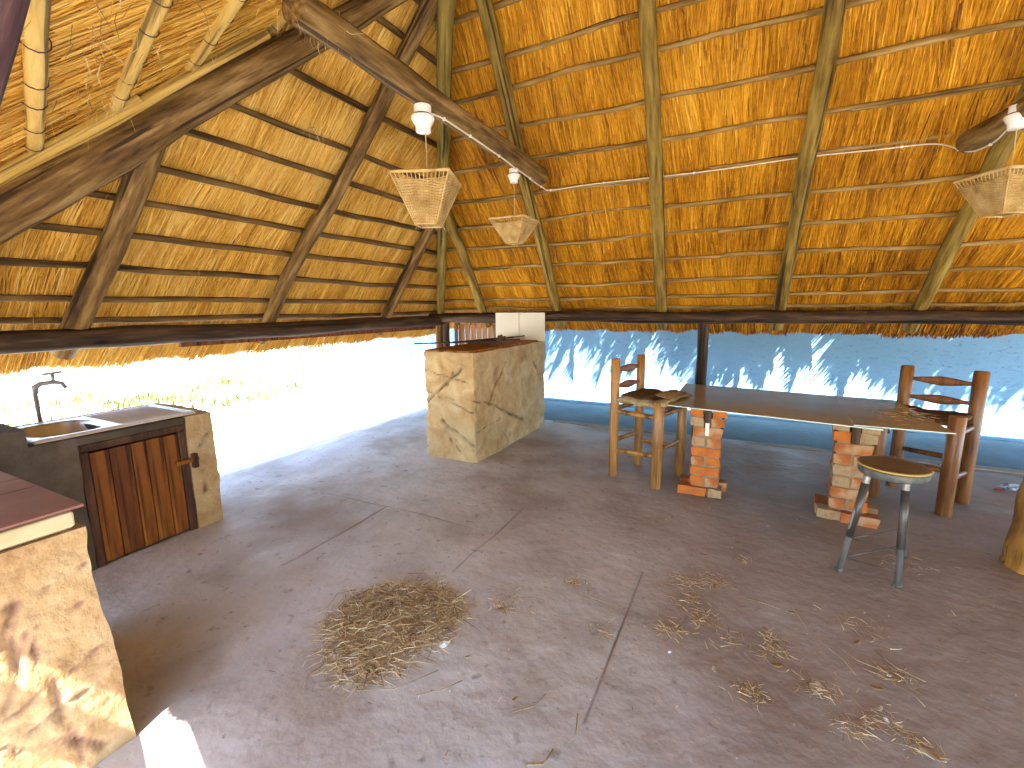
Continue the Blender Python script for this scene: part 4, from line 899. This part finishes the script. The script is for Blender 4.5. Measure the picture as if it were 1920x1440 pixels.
# fine crumbs of dust and chaff
n=2600; x=rng.uniform(-2.2,2.2,n);y=rng.uniform(1.0,4.6,n); P0=np.stack([x,y,np.full(n,.004)],1); a=rng.uniform(0,6.28,n); L=rng.exponential(.007,n)+.002
d=np.stack([np.cos(a),np.sin(a),rng.uniform(0,.2,n)],1); P1=P0+d*L[:,None]
o=strips('chaff_litter',P0,P1,rng.uniform(.0008,.0024,n),np.stack([-np.sin(a),np.cos(a),0*a],1),rng.uniform(0,1,n),M['straw']); tag(o,kind='stuff',label='fine chaff and crumbs scattered over the concrete floor',cat='litter')
def leaf(c,rz,l,w_,m,label,curl=.3,name='dry_leaf'):
    V=[];F=[];k=8
    for i in range(k+1):
        u=i/k; ww=w_*math.sin(math.pi*min(1,u*.97+.015))**.8; z=.004+curl*l*(u-.5)**2
        for s in (-1,0,1): V.append(((u-.5)*l,s*ww/2,z+abs(s)*curl*w_*.35))
    for i in range(k):
        for j in range(2): a=i*3+j; F.append((a,a+3,a+4,a+1))
    me=newmesh(name,V,F,True); bm=bmesh.new(); bm.from_mesh(me); bmesh.ops.solidify(bm,geom=bm.faces[:],thickness=.0008); bm.to_mesh(me); bm.free()
    tag(put(name,me,M[m],None,Matrix.Translation((c[0],c[1],0))@Matrix.Rotation(rz,4,'Z')),label,'leaf',group='dry leaves on the floor')
for a in (((-1.35,1.50),.5,.05,.022,'leaf','pale leaf lying in the middle of the straw heap'),((-.13,2.82),.3,.055,.018,'leaf','slim yellow leaf above the bent straw trail'),((-.05,2.50),1.3,.05,.03,'leaf','oval tan leaf in the bent straw trail'),((.30,2.44),.2,.035,.018,'leaf','small tan leaf beside the long bent stalk'),
 ((.345,1.96),1.2,.075,.04,'paleleaf','large pale leaf lying in a straw tuft'),((.545,2.33),.9,.04,.02,'leaf','small yellow leaf at the head of a long stalk'),((.545,1.95),1.0,.045,.02,'paleleaf','narrow pale leaf beside a white scrap'),((.655,1.80),-.4,.075,.032,'paleleaf','pale curled leaf at the bottom right corner'),((-.02,1.88),1.8,.035,.018,'paleleaf','small pale leaf left of the reddish tuft'),
 ((-.70,1.38),1.2,.03,.014,'leaf','tiny reddish leaf on bare floor below the heap'),((-.98,1.48),.6,.03,.016,'paleleaf','tiny white leaf right of the shell'),((.56,2.06),.1,.05,.02,'leaf','brown leaf beside the stalk clump'),((.215,2.02),.3,.05,.025,'leaf','brown curled leaf under the mid-floor clump'),((-1.0,1.83),.8,.045,.02,'leaf','curled yellow leaf on the small clump right of the heap'),((-.40,2.9),.5,.03,.014,'leaf','tiny leaf near the end of the floor groove')):
    leaf(*a[:5],a[5])
def twig(pts,r,label,m='twig'):
    P=[Vector((x,y,.005+random.uniform(0,.006))) for x,y in pts]; b=MB(); b.tube(P,[r*(1-.4*i/len(P)) for i in range(len(P))],6); tag(put('twig',b.mesh('twig',True),M[m]),label,'twig',group='twigs and stalks on the floor')
for p,r,l in ((((-1.62,1.86),(-1.55,1.90),(-1.42,1.86),(-1.37,1.76)),.0022,'bent pale stalk arching behind the straw heap'),(((.22,2.52),(.30,2.51),(.36,2.31),(.47,2.17),(.50,2.10)),.0022,'long bent pale stalk in the middle right of the floor'),(((.10,2.46),(.20,2.455),(.25,2.44)),.003,'short thick straw stick beside the bent trail'),(((.60,2.30),(.66,2.22),(.74,2.18)),.0026,'pale stalk lying right of the yellow leaf'),
  (((.44,2.28),(.52,2.20),(.62,2.17)),.0022,'stalk leading into a straw clump'),(((.62,2.12),(.68,2.07),(.70,2.03)),.002,'dark thin twig below the stalk clump'),(((-1.78,1.62),(-1.84,1.55),(-1.80,1.45),(-1.85,1.40)),.0022,'crooked dark twig left of the straw heap'),(((-1.05,1.22),(-.98,1.28),(-.93,1.36)),.0022,'straight dark twig below the straw heap'),
  (((-1.45,1.10),(-1.30,1.16),(-1.20,1.20)),.0028,'long pale straw at the front edge of the heap'),(((-1.28,1.13),(-1.15,1.20),(-1.05,1.36)),.0022,'curved straw stalk leaving the front of the heap'),(((-1.48,1.05),(-1.52,1.10),(-1.50,1.17)),.0024,'small reddish twig in front of the heap'),(((-.70,2.25),(-.64,2.12),(-.52,2.10)),.0018,'thin curved stalk on the middle floor'),
  (((-.95,1.95),(-.88,1.98),(-.82,1.92)),.0018,'short curved stalk behind the small clump'),(((-.46,1.42),(-.44,1.34),(-.45,1.30)),.002,'short dark twig beside the long groove'),(((-.68,1.32),(-.62,1.38),(-.60,1.45)),.0018,'forked dark twig at the bottom of the floor'),(((-.55,1.16),(-.50,1.19),(-.49,1.25)),.0035,'pale curled stalk at the bottom edge')):
    twig(p,r,l)
# shells and specks
def lump(c,s,m,label,name,cat,seed=0,flat=.5,parent=None):
    bm=bmesh.new(); bmesh.ops.create_icosphere(bm,subdivisions=2,radius=1)
    for v in bm.verts:
        q=1+.5*mnoise.noise(v.co*1.7+Vector((seed,0,0))); v.co=Vector((v.co.x*s*q,v.co.y*s*.55*q,max(0,v.co.z*s*flat*q+s*flat*.8)))
    me=bpy.data.meshes.new(name); bm.to_mesh(me); bm.free(); return tag(put(name,me,M[m],None,Matrix.Translation((c[0],c[1],.002))@Matrix.Rotation(seed*1.3,4,'Z')),label,cat)
lump((-1.11,1.495),.026,'shell','white half shell at the right front of the straw heap','shell','shell',1)
lump((-.84,1.60),.006,'shell','tiny white chip on bare floor right of the heap','chip','chip',2)
lump((-.20,1.90),.010,'shell','white crumpled scrap left of the mid tuft','paper_scrap','scrap',3)
lump((.555,1.90),.011,'shell','white scrap resting in a straw tuft','paper_scrap','scrap',4)
lump((.62,2.16),.009,'shell','pale green scrap in the stalk clump','paper_scrap','scrap',5)
for i,(x,y) in enumerate(((.22,2.69),(.33,2.63),(.28,2.55),(.02,3.0),(.72,2.62),(.62,2.6),(-.95,1.30),(-.33,2.02),(.35,2.3),(-.4,1.7))):
    o=lump((x,y),.0035,'shell',('white speck above the long bent stalk, left of two','white speck above the long bent stalk, right of two','lone white speck at the head of the bent stalk','white speck left of the second brick pillar foot','white speck between the round stool feet and straw streak','white speck just left of the near stool foot','white speck below the white shell','white speck left of the round straw tuft','white speck on the elbow of the long bent stalk','white speck beside the long floor groove')[i],'chip','chip',i+7); o['group']='white specks on the floor'
t=thing('crumpled_packet','crumpled blue and silver packet on the floor by the wall, far right','packet',(2.0,4.95,0))
o=lump((2.0,4.97),.06,'packet','','packet_body','x',21,.45); bpy.data.objects.remove(o)
def lumpme(c,s,m,seed,name,flat=.5):
    bm=bmesh.new(); bmesh.ops.create_icosphere(bm,subdivisions=3,radius=1)
    for v in bm.verts:
        q=1+.6*mnoise.noise(v.co*2.2+Vector((seed,0,0))); v.co=Vector((v.co.x*s*q,v.co.y*s*.5*q,max(0,v.co.z*s*flat*q+s*flat*.8)))
    me=bpy.data.meshes.new(name); bm.to_mesh(me); bm.free(); put(name,me,M[m],t,Matrix.Translation((c[0],c[1],.002)))
lumpme((2.02,4.99),.06,'packet',3,'wrapper'); lumpme((1.93,4.93),.03,'tape',5,'red_flap',.25)
# ------------------------------------------------------------------ palms behind the wall throw the frond shadows
def palm(x,y,h,label,nf,seed,sz=1.5,lw=.024,droop=.5):
    random.seed(seed); t=thing('palm_tree',label,'palm tree',(x,y,-.1),0,'palms behind the garden wall')
    pole('trunk',(x,y,-.1),(x+.05,y-.1,h),.14,.10,M['bark'],t,wob=.04,step=.25)
    top=Vector((x+.05,y-.1,h))
    for i in range(nf):
        # arching frond: its tip hangs just above the north slope
        yt=random.choice((random.uniform(4.4,5.9),random.uniform(5.97,6.4))); zw=random.uniform(.1,1.2); zt=max(zw+(6.95-yt)*1.45,8.05-yt if yt<5.95 else 1.62 if yt>5.95 else 1.9); xt=x+random.uniform(-1.1,1.1); tip=Vector((xt,yt,zt)); bulge=random.uniform(.15,.45)
        pts=[]
        for k in range(9):
            u=k/8; pts.append(top.lerp(tip,u)+Vector((0,0,bulge*math.sin(math.pi*u**.8))))
        b=MB(); b.tube(pts,[.018*(1-.7*k/8) for k in range(9)],5)
        f=put('frond',b.mesh('frond'),M['palmleaf'],t)
        P0=[];P1=[];Md=[];Sd=[];W=[]
        for k in range(60):
            u=.12+.88*k/60; q=u*8; j=min(7,int(q)); p=pts[j].lerp(pts[j+1],q-j); tg=(pts[j+1]-pts[j]).normalized(); sv=tg.cross(Vector((0,0,1))).normalized()
            for s_ in (-1,1):
                l=random.uniform(.55,.95)*math.sin(math.pi*min(.97,u*.85+.12)); dd=(sv*s_*.45+tg*.5+Vector((-.35,0,-.35))).normalized()
                m1=p+dd*l*.45; e=p+dd*l*.8+Vector((-.25*l,0,-.42*l))
                P0.append(p);Md.append(m1);P1.append(e);W.append(lw*random.uniform(.6,1.2)); Sd.append(Vector((random.uniform(.5,1),random.uniform(-.6,.6),random.uniform(0,.5))).normalized())
        A=lambda z: np.array([tuple(v) for v in z])
        strips('leaflets',A(P0),A(P1),np.array(W),A(Sd),rng.uniform(0,1,len(P0)),M['palmleaf'],f,A(Md))
for a in ((-6.4,7.6,3.3,'slender palm behind the far left stretch of the blue wall',22,1),(-4.6,7.6,3.3,'palm rising behind the wall left of the wooden gate',24,12),(-2.8,7.7,3.3,'palm rising behind the wall beyond the stone counter',11,2),(-1.3,7.7,3.2,'palm rising behind the wall left of the middle post',10,3),(-.1,7.6,3.5,'palm rising behind the wall right of the middle post',24,4),(1.2,7.6,3.5,'palm rising behind the wall beyond the glass table',27,5),(2.4,7.6,3.5,'palm rising behind the wall beyond the right bar chair',28,6),(3.8,7.6,3.5,'palm rising behind the wall at the far right',28,7)):
    palm(*a)
